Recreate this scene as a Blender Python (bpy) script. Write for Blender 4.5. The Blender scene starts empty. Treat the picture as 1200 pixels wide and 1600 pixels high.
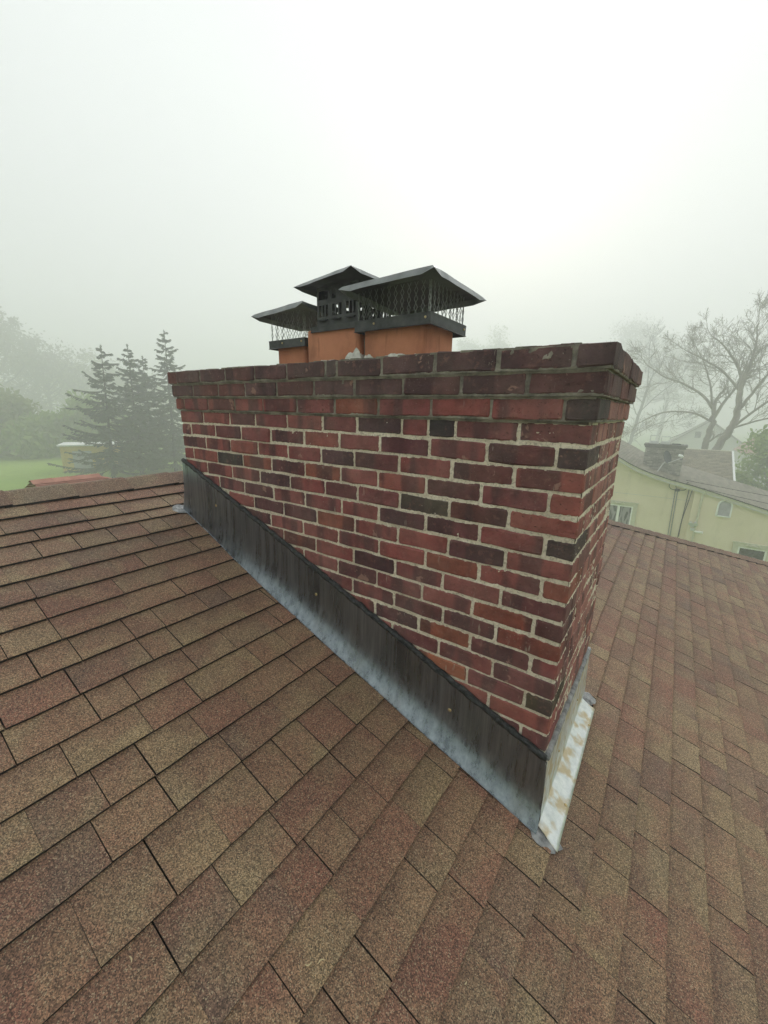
import bpy, math, random
from mathutils import Vector, Matrix, noise as mnoise

random.seed(7)
SC = bpy.context.scene
COL = SC.collection

# ------------------------------------------------------------------ camera, light, exposure
cam_d = bpy.data.cameras.new('camera')
cam = bpy.data.objects.new('camera', cam_d)
COL.objects.link(cam)
cam.location = (0.188, -1.228, -0.179)
cam.rotation_euler = (1.324, -0.020, 0.621)
cam_d.sensor_fit = 'HORIZONTAL'
cam_d.sensor_width = 36.0
cam_d.lens = 36.0 * 628.93 / 1200.0
cam_d.clip_start = 0.02
cam_d.clip_end = 2000
SC.camera = cam

SUN_DIR = Vector((-0.323, 0.843, 0.430)).normalized()
SUN_EL = math.asin(SUN_DIR.z)
SUN_AZ = math.atan2(SUN_DIR.x, SUN_DIR.y)
HAZE_DENSITY = 0.0112

world = bpy.data.worlds.new('World')
SC.world = world
world.use_nodes = True
wt = world.node_tree
wt.nodes.clear()
w_out = wt.nodes.new('ShaderNodeOutputWorld')
w_bg = wt.nodes.new('ShaderNodeBackground')
w_bg.inputs['Strength'].default_value = 0.15
sky = wt.nodes.new('ShaderNodeTexSky')
sky.sky_type = 'NISHITA'
sky.sun_disc = False
sky.sun_elevation = SUN_EL
sky.sun_rotation = SUN_AZ
sky.air_density = 1.0
sky.dust_density = 6.0
sky.ozone_density = 1.0
# cloud deck seen from inside fog: even grey-green white, brighter round the veiled sun
w_tc = wt.nodes.new('ShaderNodeTexCoord')
w_dot = wt.nodes.new('ShaderNodeVectorMath'); w_dot.operation = 'DOT_PRODUCT'
w_dot.inputs[1].default_value = SUN_DIR
wt.links.new(w_tc.outputs['Generated'], w_dot.inputs[0])
def wmath(op, a, b=None):
    n = wt.nodes.new('ShaderNodeMath'); n.operation = op
    for i, v in enumerate((a, b)):
        if v is None: continue
        if isinstance(v, (int, float)): n.inputs[i].default_value = v
        else: wt.links.new(v, n.inputs[i])
    return n.outputs[0]
w_pos = wmath('MAXIMUM', w_dot.outputs['Value'], 0.0)
w_glow = wmath('ADD', wmath('MULTIPLY', wmath('POWER', w_pos, 260.0), 0.6), wmath('MULTIPLY', wmath('POWER', w_pos, 2.5), 0.46))
w_cl = wt.nodes.new('ShaderNodeMix'); w_cl.data_type = 'RGBA'
w_cl.blend_type = 'ADD'
w_cl.inputs['Factor'].default_value = 1.0
w_sep = wt.nodes.new('ShaderNodeSeparateXYZ'); wt.links.new(w_tc.outputs['Generated'], w_sep.inputs[0])
w_noi = wt.nodes.new('ShaderNodeTexNoise'); w_noi.inputs['Scale'].default_value = 2.2; w_noi.inputs['Detail'].default_value = 4.0
wt.links.new(w_tc.outputs['Generated'], w_noi.inputs['Vector'])
w_lum = wmath('MULTIPLY', wmath('ADD', wmath('MULTIPLY', wmath('MAXIMUM', w_sep.outputs[2], 0.0), 0.24), 0.82), wmath('ADD', wmath('MULTIPLY', w_noi.outputs['Fac'], 0.16), 0.92))
w_cld = wt.nodes.new('ShaderNodeVectorMath'); w_cld.operation = 'SCALE'; w_cld.inputs[0].default_value = (2.68, 2.80, 2.78)
wt.links.new(w_lum, w_cld.inputs['Scale'])
wt.links.new(w_cld.outputs[0], w_cl.inputs['A'])
w_gc = wt.nodes.new('ShaderNodeCombineColor')
for i in range(3): wt.links.new(w_glow, w_gc.inputs[i])
wt.links.new(w_gc.outputs[0], w_cl.inputs['B'])
w_mix = wt.nodes.new('ShaderNodeMix'); w_mix.data_type = 'RGBA'
w_mix.inputs['Factor'].default_value = 0.98
wt.links.new(sky.outputs[0], w_mix.inputs['A'])
wt.links.new(w_cl.outputs['Result'], w_mix.inputs['B'])
wt.links.new(w_mix.outputs['Result'], w_bg.inputs['Color'])
wt.links.new(w_bg.outputs[0], w_out.inputs['Surface'])

sun_d = bpy.data.lights.new('sun', 'SUN')
sun_d.energy = 0.95
sun_d.angle = math.radians(26)
sun_d.color = (1.0, 0.985, 1.0)
sun = bpy.data.objects.new('sun', sun_d)
COL.objects.link(sun)
sun.rotation_euler = SUN_DIR.to_track_quat('Z', 'Y').to_euler()

SC.view_settings.view_transform = 'Standard'
SC.view_settings.look = 'None'
SC.view_settings.exposure = 1.28
SC.view_settings.gamma = 1.0
SC.view_settings.use_curve_mapping = False
SC.cycles.use_denoising = True
SC.cycles.denoising_prefilter = 'NONE'
SC.cycles.max_bounces = 8
SC.cycles.volume_bounces = 2

# ------------------------------------------------------------------ helpers
def V(*a): return Vector(a)

def world_loc(o):
    p = Vector((0, 0, 0))
    while o is not None:
        p += o.location
        o = o.parent
    return p

def tag(o, label=None, cat=None, group=None, kind=None):
    if label: o['label'] = label
    if cat: o['category'] = cat
    if group: o['group'] = group
    if kind: o['kind'] = kind
    return o

def thing(name, loc, label, cat, group=None):
    o = bpy.data.objects.new(name, None)
    o.empty_display_size = 0.2
    o.location = loc
    COL.objects.link(o)
    return tag(o, label, cat, group)

class MB:
    """collects faces in world coordinates; tint rgb + random number per face"""
    def __init__(s):
        s.v = []; s.f = []; s.t = []; s.w = []
    def add(s, verts, faces, tint=(1, 1, 1), rnd=0.0, w=None):
        b = len(s.v)
        s.v.extend(verts); s.w.extend(w if w else [1.0] * len(verts))
        for f in faces:
            s.f.append(tuple(i + b for i in f)); s.t.append((tint[0], tint[1], tint[2], rnd))
        return s
    def box(s, lo, hi, tint=(1, 1, 1), rnd=0.0):
        x0, y0, z0 = lo; x1, y1, z1 = hi
        vs = [(x, y, z) for x in (x0, x1) for y in (y0, y1) for z in (z0, z1)]
        return s.add([Vector(q) for q in vs], [(0, 1, 3, 2), (4, 6, 7, 5), (0, 4, 5, 1), (2, 3, 7, 6), (0, 2, 6, 4), (1, 5, 7, 3)], tint, rnd)
    def obox(s, c, ax, ay, az, tint=(1, 1, 1), rnd=0.0):
        """oriented box: centre and three half axes"""
        vs = [c + ax * i + ay * j + az * k for i in (-1, 1) for j in (-1, 1) for k in (-1, 1)]
        return s.add(vs, [(0, 1, 3, 2), (4, 6, 7, 5), (0, 4, 5, 1), (2, 3, 7, 6), (0, 2, 6, 4), (1, 5, 7, 3)], tint, rnd)
    def tube(s, pts, rad, n=6, cap=True, tint=(1, 1, 1), rnd=0.0, flat=None):
        pts = [Vector(p) for p in pts]
        if not isinstance(rad, (list, tuple)): rad = [rad] * len(pts)
        rings = []
        up = None
        for i, p in enumerate(pts):
            d = (pts[min(i + 1, len(pts) - 1)] - pts[max(i - 1, 0)])
            if d.length < 1e-9: d = Vector((0, 0, 1))
            d.normalize()
            if up is None:
                up = Vector((0, 0, 1)) if abs(d.z) < 0.9 else Vector((1, 0, 0))
            a = d.cross(up)
            if a.length < 1e-6: a = d.cross(Vector((0, 1, 0)))
            a.normalize(); b = a.cross(d).normalized(); up = b
            rings.append([p + (a * math.cos(2 * math.pi * k / n) + b * math.sin(2 * math.pi * k / n)) * rad[i] for k in range(n)])
        vs = [q for r in rings for q in r]
        fs = [(i * n + k, i * n + (k + 1) % n, (i + 1) * n + (k + 1) % n, (i + 1) * n + k) for i in range(len(rings) - 1) for k in range(n)]
        if cap:
            fs.append(tuple(range(n - 1, -1, -1))); fs.append(tuple((len(rings) - 1) * n + k for k in range(n)))
        return s.add(vs, fs, tint, rnd)
    def build(s, name, mat, parent=None, smooth=False, loc=None, recalc=False):
        me = bpy.data.meshes.new(name)
        org = world_loc(parent) if parent is not None else (Vector(loc) if loc is not None else Vector((0, 0, 0)))
        me.from_pydata([tuple(Vector(q) - org) for q in s.v], [], s.f)
        at = me.attributes.new('tint', 'FLOAT_COLOR', 'FACE')
        at.data.foreach_set('color', [c for t in s.t for c in t])
        if any(q != 1.0 for q in s.w):
            me.attributes.new('run', 'FLOAT', 'POINT').data.foreach_set('value', s.w)
        if smooth: me.polygons.foreach_set('use_smooth', [True] * len(me.polygons))
        if recalc:
            import bmesh
            bm = bmesh.new(); bm.from_mesh(me); bmesh.ops.recalc_face_normals(bm, faces=bm.faces); bm.to_mesh(me); bm.free()
        me.materials.append(mat)
        o = bpy.data.objects.new(name, me)
        COL.objects.link(o)
        if parent is not None: o.parent = parent
        elif loc is not None: o.location = loc
        return o

# ------------------------------------------------------------------ materials
class NT:
    def __init__(s, name, rough=0.7, metal=0.0, spec=0.5):
        s.m = bpy.data.materials.new(name); s.m.use_nodes = True
        s.t = s.m.node_tree; s.b = s.t.nodes['Principled BSDF']
        s.b.inputs['Roughness'].default_value = rough
        s.b.inputs['Metallic'].default_value = metal
        s.b.inputs['Specular IOR Level'].default_value = spec
        s.tc = s.t.nodes.new('ShaderNodeTexCoord').outputs['Object']
    def L(s, a, b): s.t.links.new(a, b)
    def setin(s, sock, v):
        if isinstance(v, (int, float)): sock.default_value = v
        elif isinstance(v, (tuple, list)): sock.default_value = tuple(v) + ((1,) if len(v) == 3 and sock.type == 'RGBA' else ())
        else: s.L(v, sock)
    def attr(s):
        n = s.t.nodes.new('ShaderNodeAttribute'); n.attribute_name = 'tint'
        return n.outputs['Color'], n.outputs['Alpha']
    def map(s, vec=None, scale=(1, 1, 1), rot=(0, 0, 0)):
        n = s.t.nodes.new('ShaderNodeMapping'); n.inputs['Scale'].default_value = scale; n.inputs['Rotation'].default_value = rot
        s.L(vec or s.tc, n.inputs['Vector']); return n.outputs[0]
    def offs(s, vec, val, k=37.0):
        n = s.t.nodes.new('ShaderNodeVectorMath'); n.operation = 'ADD'
        s.L(vec, n.inputs[0])
        s.L(s.math('MULTIPLY', val, k), n.inputs[1]); return n.outputs[0]
    def noise(s, scale, detail=3.0, rough=0.55, vec=None, dist=0.0, out='Fac'):
        n = s.t.nodes.new('ShaderNodeTexNoise'); n.inputs['Scale'].default_value = scale; n.inputs['Detail'].default_value = detail
        n.inputs['Roughness'].default_value = rough; n.inputs['Distortion'].default_value = dist
        s.L(vec or s.tc, n.inputs['Vector']); return n.outputs[out]
    def voro(s, scale, vec=None, out='Distance', feat='F1'):
        n = s.t.nodes.new('ShaderNodeTexVoronoi'); n.feature = feat; n.inputs['Scale'].default_value = scale
        s.L(vec or s.tc, n.inputs['Vector']); return n.outputs[out]
    def ramp(s, fac, stops, mode='LINEAR'):
        n = s.t.nodes.new('ShaderNodeValToRGB'); n.color_ramp.interpolation = mode
        e = n.color_ramp.elements
        while len(e) < len(stops): e.new(0.5)
        for k, (p, c) in enumerate(stops):
            e[k].position = p
            e[k].color = (c, c, c, 1) if isinstance(c, (int, float)) else tuple(c) + (1,)
        s.L(fac, n.inputs[0]); return n.outputs['Color']
    def math(s, op, a, b=None, c=None):
        n = s.t.nodes.new('ShaderNodeMath'); n.operation = op
        for i, v in enumerate((a, b, c)):
            if v is not None: s.setin(n.inputs[i], v)
        return n.outputs[0]
    def mix(s, fac, a, b, mode='MIX'):
        n = s.t.nodes.new('ShaderNodeMix'); n.data_type = 'RGBA'; n.blend_type = mode
        s.setin(n.inputs['Factor'], fac); s.setin(n.inputs['A'], a); s.setin(n.inputs['B'], b)
        return n.outputs['Result']
    def bump(s, h, strength=0.5, dist=0.002, normal=None):
        n = s.t.nodes.new('ShaderNodeBump'); n.inputs['Strength'].default_value = strength; n.inputs['Distance'].default_value = dist
        s.L(h, n.inputs['Height'])
        if normal is not None: s.L(normal, n.inputs['Normal'])
        s.L(n.outputs[0], s.b.inputs['Normal']); return n.outputs[0]
    def color(s, c): s.setin(s.b.inputs['Base Color'], c)
    def rough(s, c): s.setin(s.b.inputs['Roughness'], c)
    def sep(s, vec=None):
        n = s.t.nodes.new('ShaderNodeSeparateXYZ'); s.L(vec or s.tc, n.inputs[0]); return n.outputs

def plain(name, col, rough=0.7, metal=0.0, var=0.25, scale=8.0, bump=0.0):
    n = NT(name, rough, metal)
    f = n.noise(scale, 5)
    k = n.ramp(f, [(0.3, 1 - var), (0.7, 1 + var)])
    n.color(n.mix(1.0, col, k, 'MULTIPLY'))
    if bump: n.bump(n.noise(scale * 20, 4), bump, 0.004)
    return n.m

def tinted(name, rough=0.7, var=0.2, scale=8.0):
    n = NT(name, rough)
    c, a = n.attr()
    k = n.ramp(n.noise(scale, 4, vec=n.offs(n.tc, a)), [(0.3, 1 - var), (0.7, 1 + var)])
    n.color(n.mix(1.0, c, k, 'MULTIPLY'))
    return n.m

def m_shingle():
    n = NT('shingle_granules', 0.72, 0.0, 0.5)
    c, a = n.attr()
    vec = n.offs(n.tc, a, 23.0)
    # blend drops: patches of tan, red-brown and dark granules inside a tab
    p1 = n.ramp(n.noise(4.2, 2, 0.5, vec, 0.4), [(0.44, 0), (0.56, 1)])
    p2 = n.ramp(n.noise(6.5, 2, 0.5, n.offs(n.tc, a, 51.0), 0.3), [(0.47, 0), (0.62, 1)])
    base = n.mix(n.math('MULTIPLY', p1, 0.5), c, (0.262, 0.186, 0.100))
    base = n.mix(n.math('MULTIPLY', p2, 0.62), base, (0.200, 0.092, 0.058))
    ru = n.t.nodes.new('ShaderNodeAttribute'); ru.attribute_name = 'run'
    # red-brown shadow-blend granules at the head of each tab, tan at its foot
    rr = n.math('ADD', ru.outputs['Fac'], n.math('MULTIPLY', n.math('SUBTRACT', n.noise(9.0, 3, 0.6, vec), 0.5), 1.5))
    head = n.ramp(rr, [(0.10, 1), (0.75, 0)])
    base = n.mix(n.math('MULTIPLY', head, n.math('MULTIPLY', n.ramp(n.noise(2.5, 2, 0.5, n.offs(n.tc, a, 71.0)), [(0.35, 0.15), (0.6, 0.8)]), 1.0)), base, (0.150, 0.080, 0.050))
    # weathering over many tabs
    w = n.ramp(n.noise(1.3, 4, 0.6), [(0.35, 0.82), (0.65, 1.14)])
    base = n.mix(1.0, base, w, 'MULTIPLY')
    gr = n.voro(430.0, out='Color')
    g2 = n.noise(260.0, 2, 0.7)
    gsep = n.t.nodes.new('ShaderNodeSeparateColor'); n.L(gr, gsep.inputs[0])
    g = n.ramp(gsep.outputs[0], [(0.0, 0.26), (0.35, 0.72), (0.7, 1.15), (1.0, 2.0)])
    base = n.mix(1.0, base, g, 'MULTIPLY')
    sp = n.ramp(gsep.outputs[1], [(0.88, 0), (0.96, 1)])
    base = n.mix(n.math('MULTIPLY', sp, 0.55), base, (0.52, 0.42, 0.27))
    dk = n.ramp(n.noise(42.0, 5, 0.65), [(0.60, 0), (0.74, 1)])
    base = n.mix(n.math('MULTIPLY', dk, 0.4), base, (0.030, 0.026, 0.024))
    core = n.t.nodes.new('ShaderNodeVectorMath'); core.operation = 'LENGTH'; n.L(c, core.inputs[0])
    base = n.mix(n.math('LESS_THAN', core.outputs['Value'], 0.01), base, (0.012, 0.011, 0.011))
    n.color(base)
    n.bump(n.math('ADD', gsep.outputs[0], n.math('MULTIPLY', n.noise(110.0, 3), 0.5)), 0.7, 0.0018)
    return n.m

def m_brick():
    n = NT('fired_brick', 0.82, 0.0, 0.4)
    c, a = n.attr()
    vec = n.offs(n.tc, a, 19.0)
    blot = n.ramp(n.noise(14.0, 4, 0.6, vec), [(0.3, 0.68), (0.7, 1.35)])
    base = n.mix(1.0, c, blot, 'MULTIPLY')
    # kiln-flash bands: upright dark stripes
    st = n.ramp(n.noise(11.0, 1.5, 0.5, n.map(vec, (1, 1, 0.12))), [(0.51, 0), (0.58, 1)])
    base = n.mix(n.math('MULTIPLY', st, 0.62), base, (0.045, 0.025, 0.030))
    wear = n.ramp(n.noise(38.0, 5, 0.7, vec), [(0.55, 0), (0.75, 1)])
    base = n.mix(n.math('MULTIPLY', wear, 0.5), base, (0.36, 0.17, 0.13))
    # lime specks and runs
    run = n.ramp(n.noise(75.0, 3, 0.6, n.map(vec, (1, 1, 0.16))), [(0.66, 0), (0.74, 1)])
    msk = n.ramp(n.noise(6.0, 2, 0.5, vec), [(0.45, 0), (0.65, 1)])
    base = n.mix(n.math('MULTIPLY', n.math('MULTIPLY', run, msk), 0.75), base, (0.50, 0.44, 0.36))
    spk = n.ramp(n.noise(170.0, 2, 0.6), [(0.67, 0), (0.72, 1)])
    base = n.mix(n.math('MULTIPLY', n.math('MULTIPLY', spk, msk), 0.5), base, (0.55, 0.50, 0.42))
    spl = n.noise(9.0, 4, 0.65, n.offs(n.tc, a, 83.0), 0.6)
    base = n.mix(n.math('MULTIPLY', n.ramp(spl, [(0.655, 0), (0.668, 1)]), 0.7), base, (0.36, 0.205, 0.165))
    dust = n.ramp(n.noise(3.5, 5, 0.7), [(0.40, 0.0), (0.70, 0.22)])
    base = n.mix(dust, base, (0.36, 0.26, 0.22))
    pit = n.ramp(n.noise(120.0, 4, 0.7), [(0.30, 1), (0.40, 0)])
    base = n.mix(n.math('MULTIPLY', pit, 0.7), base, (0.02, 0.014, 0.013))
    n.color(base)
    h = n.math('ADD', n.math('MULTIPLY', n.noise(30.0, 5, 0.6, vec), 1.6), n.math('MULTIPLY', n.noise(190.0, 4, 0.7), 0.7))
    n.bump(n.math('SUBTRACT', h, n.math('MULTIPLY', pit, 0.5)), 0.9, 0.004)
    return n.m

def m_mortar():
    n = NT('lime_mortar', 0.95, 0.0, 0.2)
    base = n.mix(n.ramp(n.noise(9.0, 5, 0.65), [(0.35, 0), (0.65, 1)]), (0.60, 0.52, 0.41), (0.80, 0.715, 0.585))
    base = n.mix(n.math('MULTIPLY', n.ramp(n.noise(140.0, 4, 0.7), [(0.35, 1), (0.5, 0)]), 0.5), base, (0.16, 0.135, 0.105))
    z = n.sep()[2]
    n.color(base)
    n.bump(n.noise(130.0, 5, 0.7), 0.8, 0.004)
    return n.m

def m_capmortar():
    n = NT('sooty_mortar', 0.95, 0.0, 0.2)
    base = n.mix(n.ramp(n.noise(16.0, 5, 0.65), [(0.35, 0), (0.65, 1)]), (0.14, 0.13, 0.11), (0.36, 0.33, 0.275))
    n.color(base)
    n.bump(n.noise(130.0, 5, 0.7), 0.9, 0.005)
    return n.m

def m_flashing():
    n = NT('weathered_sheet_metal', 0.3, 0.92, 0.5)
    strk = n.noise(30.0, 6, 0.72, n.map(scale=(1, 1, 0.035)))
    big = n.noise(5.0, 3, 0.5, n.map(scale=(1, 1, 0.35)))
    base = n.mix(n.ramp(strk, [(0.35, 0), (0.7, 1)]), (0.135, 0.155, 0.178), (0.35, 0.39, 0.44))
    base = n.mix(n.math('MULTIPLY', n.ramp(big, [(0.52, 0), (0.66, 1)]), 0.25), base, (0.20, 0.175, 0.12))
    n.color(base)
    n.rough(n.ramp(strk, [(0.3, 0.24), (0.7, 0.33)]))
    n.bump(n.noise(6.0, 3, 0.5), 0.13, 0.008)
    return n.m

def m_bright():
    n = NT('bare_galvanised_sheet', 0.36, 0.75, 0.5)
    big = n.noise(16.0, 3, 0.5, dist=0.2)
    base = n.mix(n.ramp(n.noise(30.0, 5, 0.65), [(0.3, 0), (0.7, 1)]), (0.56, 0.59, 0.60), (0.80, 0.81, 0.80))
    base = n.mix(n.math('MULTIPLY', n.ramp(big, [(0.50, 0), (0.62, 1)]), 0.75), base, (0.56, 0.43, 0.24))
    n.color(base)
    n.rough(n.ramp(big, [(0.4, 0.33), (0.62, 0.62)]))
    n.bump(n.noise(22.0, 3, 0.5), 0.25, 0.005)
    return n.m

def m_tar():
    n = NT('black_roof_sealant', 0.6, 0.0, 0.4)
    f = n.noise(60.0, 5, 0.65)
    n.color(n.mix(n.ramp(f, [(0.4, 0), (0.75, 1)]), (0.010, 0.011, 0.012), (0.075, 0.078, 0.08)))
    n.bump(n.noise(75.0, 5, 0.65, dist=0.8), 1.0, 0.008)
    return n.m

def m_blackmetal():
    n = NT('black_coated_steel', 0.45, 0.3, 0.5)
    f = n.noise(18.0, 5, 0.65)
    n.color(n.mix(n.ramp(f, [(0.35, 0), (0.7, 1)]), (0.022, 0.023, 0.025), (0.095, 0.098, 0.10)))
    n.rough(n.ramp(f, [(0.3, 0.36), (0.7, 0.62)]))
    n.bump(n.noise(9.0, 2), 0.2, 0.006)
    return n.m

def m_clay():
    n = NT('terracotta', 0.85, 0.0, 0.35)
    base = n.mix(n.ramp(n.noise(7.0, 5, 0.6), [(0.35, 0), (0.65, 1)]), (0.44, 0.165, 0.092), (0.57, 0.240, 0.140))
    lines = n.noise(45.0, 3, 0.6, n.map(scale=(1, 1, 0.12)))
    base = n.mix(n.math('MULTIPLY', n.ramp(lines, [(0.6, 0), (0.7, 1)]), 0.35), base, (0.16, 0.06, 0.035))
    soot = n.ramp(n.noise(6.0, 4, 0.6, n.map(scale=(1, 1, 0.5)), 0.5), [(0.52, 0), (0.75, 1)])
    base = n.mix(n.math('MULTIPLY', soot, 0.6), base, (0.10, 0.05, 0.035))
    n.color(base)
    n.bump(n.noise(90.0, 4, 0.6), 0.4, 0.003)
    return n.m

def m_stucco():
    n = NT('painted_stucco', 0.9, 0.0, 0.2)
    base = n.mix(n.ramp(n.noise(0.9, 6, 0.65), [(0.3, 0), (0.7, 1)]), (0.71, 0.62, 0.46), (0.79, 0.70, 0.54))
    base = n.mix(n.math('MULTIPLY', n.ramp(n.noise(2.2, 4, 0.6, n.map(scale=(1, 1, 0.25))), [(0.55, 0), (0.75, 1)]), 0.35), base, (0.42, 0.385, 0.27))
    n.color(base)
    n.bump(n.noise(40.0, 4, 0.7), 0.6, 0.01)
    return n.m

def m_farshingle(name, c1, c2, c3):
    n = NT(name, 0.9, 0.0, 0.25)
    c, a = n.attr()
    base = n.mix(n.ramp(n.noise(3.0, 4, 0.6, n.map(scale=(1, 1, 1))), [(0.3, 0), (0.7, 1)]), c1, c2)
    base = n.mix(n.math('MULTIPLY', n.ramp(n.noise(14.0, 3, 0.7), [(0.5, 0), (0.7, 1)]), 0.5), base, c3)
    n.color(n.mix(1.0, base, c, 'MULTIPLY'))
    return n.m

def m_leaf(name, c1, c2, rough=0.6):
    n = NT(name, rough, 0.0, 0.3)
    c, a = n.attr()
    n.color(n.mix(a, c1, c2))
    tr_ = n.t.nodes.new('ShaderNodeBsdfTranslucent'); n.L(n.mix(a, c1, c2), tr_.inputs['Color'])
    mx = n.t.nodes.new('ShaderNodeMixShader'); mx.inputs[0].default_value = 0.4
    n.L(n.b.outputs[0], mx.inputs[1]); n.L(tr_.outputs[0], mx.inputs[2]); n.L(mx.outputs[0], n.t.nodes['Material Output'].inputs['Surface'])
    return n.m

def m_bark(name, c1, c2):
    n = NT(name, 0.9, 0.0, 0.2)
    f = n.noise(3.0, 5, 0.65, n.map(scale=(1, 1, 0.35)))
    n.color(n.mix(n.ramp(f, [(0.35, 0), (0.65, 1)]), c1, c2))
    n.bump(n.noise(14.0, 4, 0.6, n.map(scale=(1, 1, 0.25))), 0.6, 0.03)
    return n.m

def m_grass():
    n = NT('mown_grass', 0.9, 0.0, 0.15)
    f = n.noise(0.12, 6, 0.6)
    base = n.mix(n.ramp(f, [(0.38, 0), (0.62, 1)]), (0.215, 0.340, 0.050), (0.275, 0.390, 0.075))
    base = n.mix(n.math('MULTIPLY', n.ramp(n.noise(1.6, 5, 0.7), [(0.5, 0), (0.75, 1)]), 0.5), base, (0.090, 0.170, 0.020))
    n.color(base)
    n.bump(n.noise(6.0, 5, 0.7), 0.6, 0.05)
    return n.m

def m_glass(name, c, rough=0.08):
    n = NT(name, rough, 0.0, 0.6)
    n.color(n.mix(n.ramp(n.noise(2.6, 3, 0.5), [(0.4, 0), (0.6, 1)]), c, tuple(v * 0.35 for v in c)))
    return n.m

M_SH = m_shingle(); M_BR = m_brick(); M_MO = m_mortar(); M_CM = m_capmortar(); M_FL = m_flashing(); M_BRT = m_bright()
M_TAR = m_tar(); M_BLK = m_blackmetal(); M_CLAY = m_clay(); M_STU = m_stucco()
M_DECK = plain('roof_underlay', (0.012, 0.011, 0.010), 0.95)
M_SMEAR = plain('grey_mortar_smear', (0.70, 0.68, 0.64), 0.95, 0, 0.35, 30, 0.8)
M_SILV = plain('grey_roof_caulk', (0.30, 0.30, 0.31), 0.6, 0.1, 0.6, 40, 0.9)
M_BRASS = plain('brass_screw', (0.55, 0.42, 0.22), 0.4, 0.7)
M_TRIM = plain('cream_trim', (0.56, 0.55, 0.43), 0.7, 0, 0.1)
M_WHITE = plain('white_paint', (0.83, 0.84, 0.83), 0.5, 0, 0.08)
M_GLASS = m_glass('dark_window_glass', (0.035, 0.036, 0.038))
M_CURT = plain('grey_curtain', (0.32, 0.31, 0.33), 0.9, 0, 0.5, 6)
M_GREYM = plain('grey_dish_metal', (0.045, 0.05, 0.055), 0.5, 0.4)
M_LGREY = plain('light_grey_metal', (0.62, 0.63, 0.63), 0.45, 0.2, 0.1)
M_VENT = plain('grey_vent_paint', (0.42, 0.44, 0.46), 0.6, 0, 0.1)
M_DARK = plain('dark_void', (0.015, 0.015, 0.016), 0.9)
M_CABLE = plain('black_cable', (0.02, 0.021, 0.022), 0.5)
M_PIPE = plain('grey_conduit', (0.24, 0.25, 0.25), 0.5, 0.4)
M_FARSH = m_farshingle('grey_brown_shingles', (0.185, 0.170, 0.135), (0.275, 0.255, 0.205), (0.11, 0.10, 0.085))
M_FARRED = m_farshingle('faded_red_shingles', (0.33, 0.155, 0.115), (0.42, 0.22, 0.165), (0.26, 0.12, 0.09))
M_GBRICK = tinted('grey_painted_brick', 0.9, 0.3, 5.0)
M_YWALL = plain('yellow_boards', (0.62, 0.49, 0.14), 0.8, 0, 0.12)
M_SIDING = plain('pale_siding', (0.56, 0.57, 0.53), 0.8, 0, 0.08)
M_GRASS = m_grass()
M_NEED = m_leaf('spruce_needles', (0.070, 0.090, 0.066), (0.125, 0.145, 0.105))
M_LEAF = m_leaf('spring_leaves', (0.190, 0.230, 0.075), (0.260, 0.285, 0.115))
M_LEAFY = m_leaf('bright_spring_leaves', (0.200, 0.310, 0.060), (0.310, 0.400, 0.120))
M_LEAFN = m_leaf('fresh_lime_leaves', (0.190, 0.300, 0.045), (0.320, 0.420, 0.100))
M_LEAFD = m_leaf('dull_olive_leaves', (0.120, 0.130, 0.065), (0.180, 0.185, 0.095))
M_BARK = m_bark('grey_brown_bark', (0.165, 0.145, 0.115), (0.31, 0.28, 0.235))
M_BARKD = m_bark('dark_bark', (0.035, 0.030, 0.026), (0.080, 0.070, 0.060))
M_WIRE = plain('dulled_wire', (0.26, 0.27, 0.27), 0.5, 0.3)
M_RIM = plain('sky_sheen_lid_edge', (0.20, 0.21, 0.215), 0.4, 0.3, 0.3, 14)  # paler than the lid: sky reflection on the rim painted into the colour
M_STRAW = plain('dry_seed_husk', (0.55, 0.45, 0.27), 0.7)

# ------------------------------------------------------------------ ground
def ss(a, b, x):
    t = max(0.0, min(1.0, (x - a) / (b - a))); return t * t * (3 - 2 * t)
def ground_z(x, y):
    return -6.5 - 2.9 * ss(8, 24, y) * ss(-34, -12, x) + 0.15 * mnoise.noise(Vector((x * 0.05, y * 0.05, 0)))
g = MB()
NG = 150; SZ = 330.0
vs = []
for i in range(NG + 1):
    for j in range(NG + 1):
        x = -SZ + 2 * SZ * i / NG; y = -SZ + 2 * SZ * j / NG
        vs.append(Vector((x, y, ground_z(x, y))))
g.add(vs, [(i * (NG + 1) + j, (i + 1) * (NG + 1) + j, (i + 1) * (NG + 1) + j + 1, i * (NG + 1) + j + 1) for i in range(NG) for j in range(NG)])
tag(g.build('ground', M_GRASS, smooth=True), kind='structure')

# ------------------------------------------------------------------ our house: hip roof
TH = 0.350624
CT, ST = math.cos(TH), math.sin(TH)
NRM = Vector((ST, 0, CT)); D0 = -1.445626
DS = Vector((CT, 0, -ST))                       # down the slope
P0 = Vector((0, 0, D0 / CT))                    # on the plane at x = 0
def rpt(s, y, h=0.0):
    """roof point: s metres down the slope from x = 0, h metres above the shingle tops"""
    return P0 + DS * s + Vector((0, y, 0)) + NRM * h
S_RIDGE = -2.690; S_EAVE = 4.6
X_RIDGE = S_RIDGE * CT
Y_HIP0 = 2.03; Y_GABLE = -7.0
def hip_y(s): return 4.56 + 0.985 * s * CT
house = thing('house', (0.8, -1.5, -8.0), 'house under the brick chimney, its hip roof laid with brown and red-brown shingles', 'house')
dk = MB()
def plane_quad(a, b, c, d, t=0.03):
    n = (b - a).cross(d - a).normalized()
    if n.z < 0: n = -n
    lo = [q - n * t for q in (a, b, c, d)]
    dk.add([a, b, c, d] + lo, [(0, 1, 2, 3), (7, 6, 5, 4), (0, 4, 5, 1), (1, 5, 6, 2), (2, 6, 7, 3), (3, 7, 4, 0)])
HD = -0.024
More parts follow.
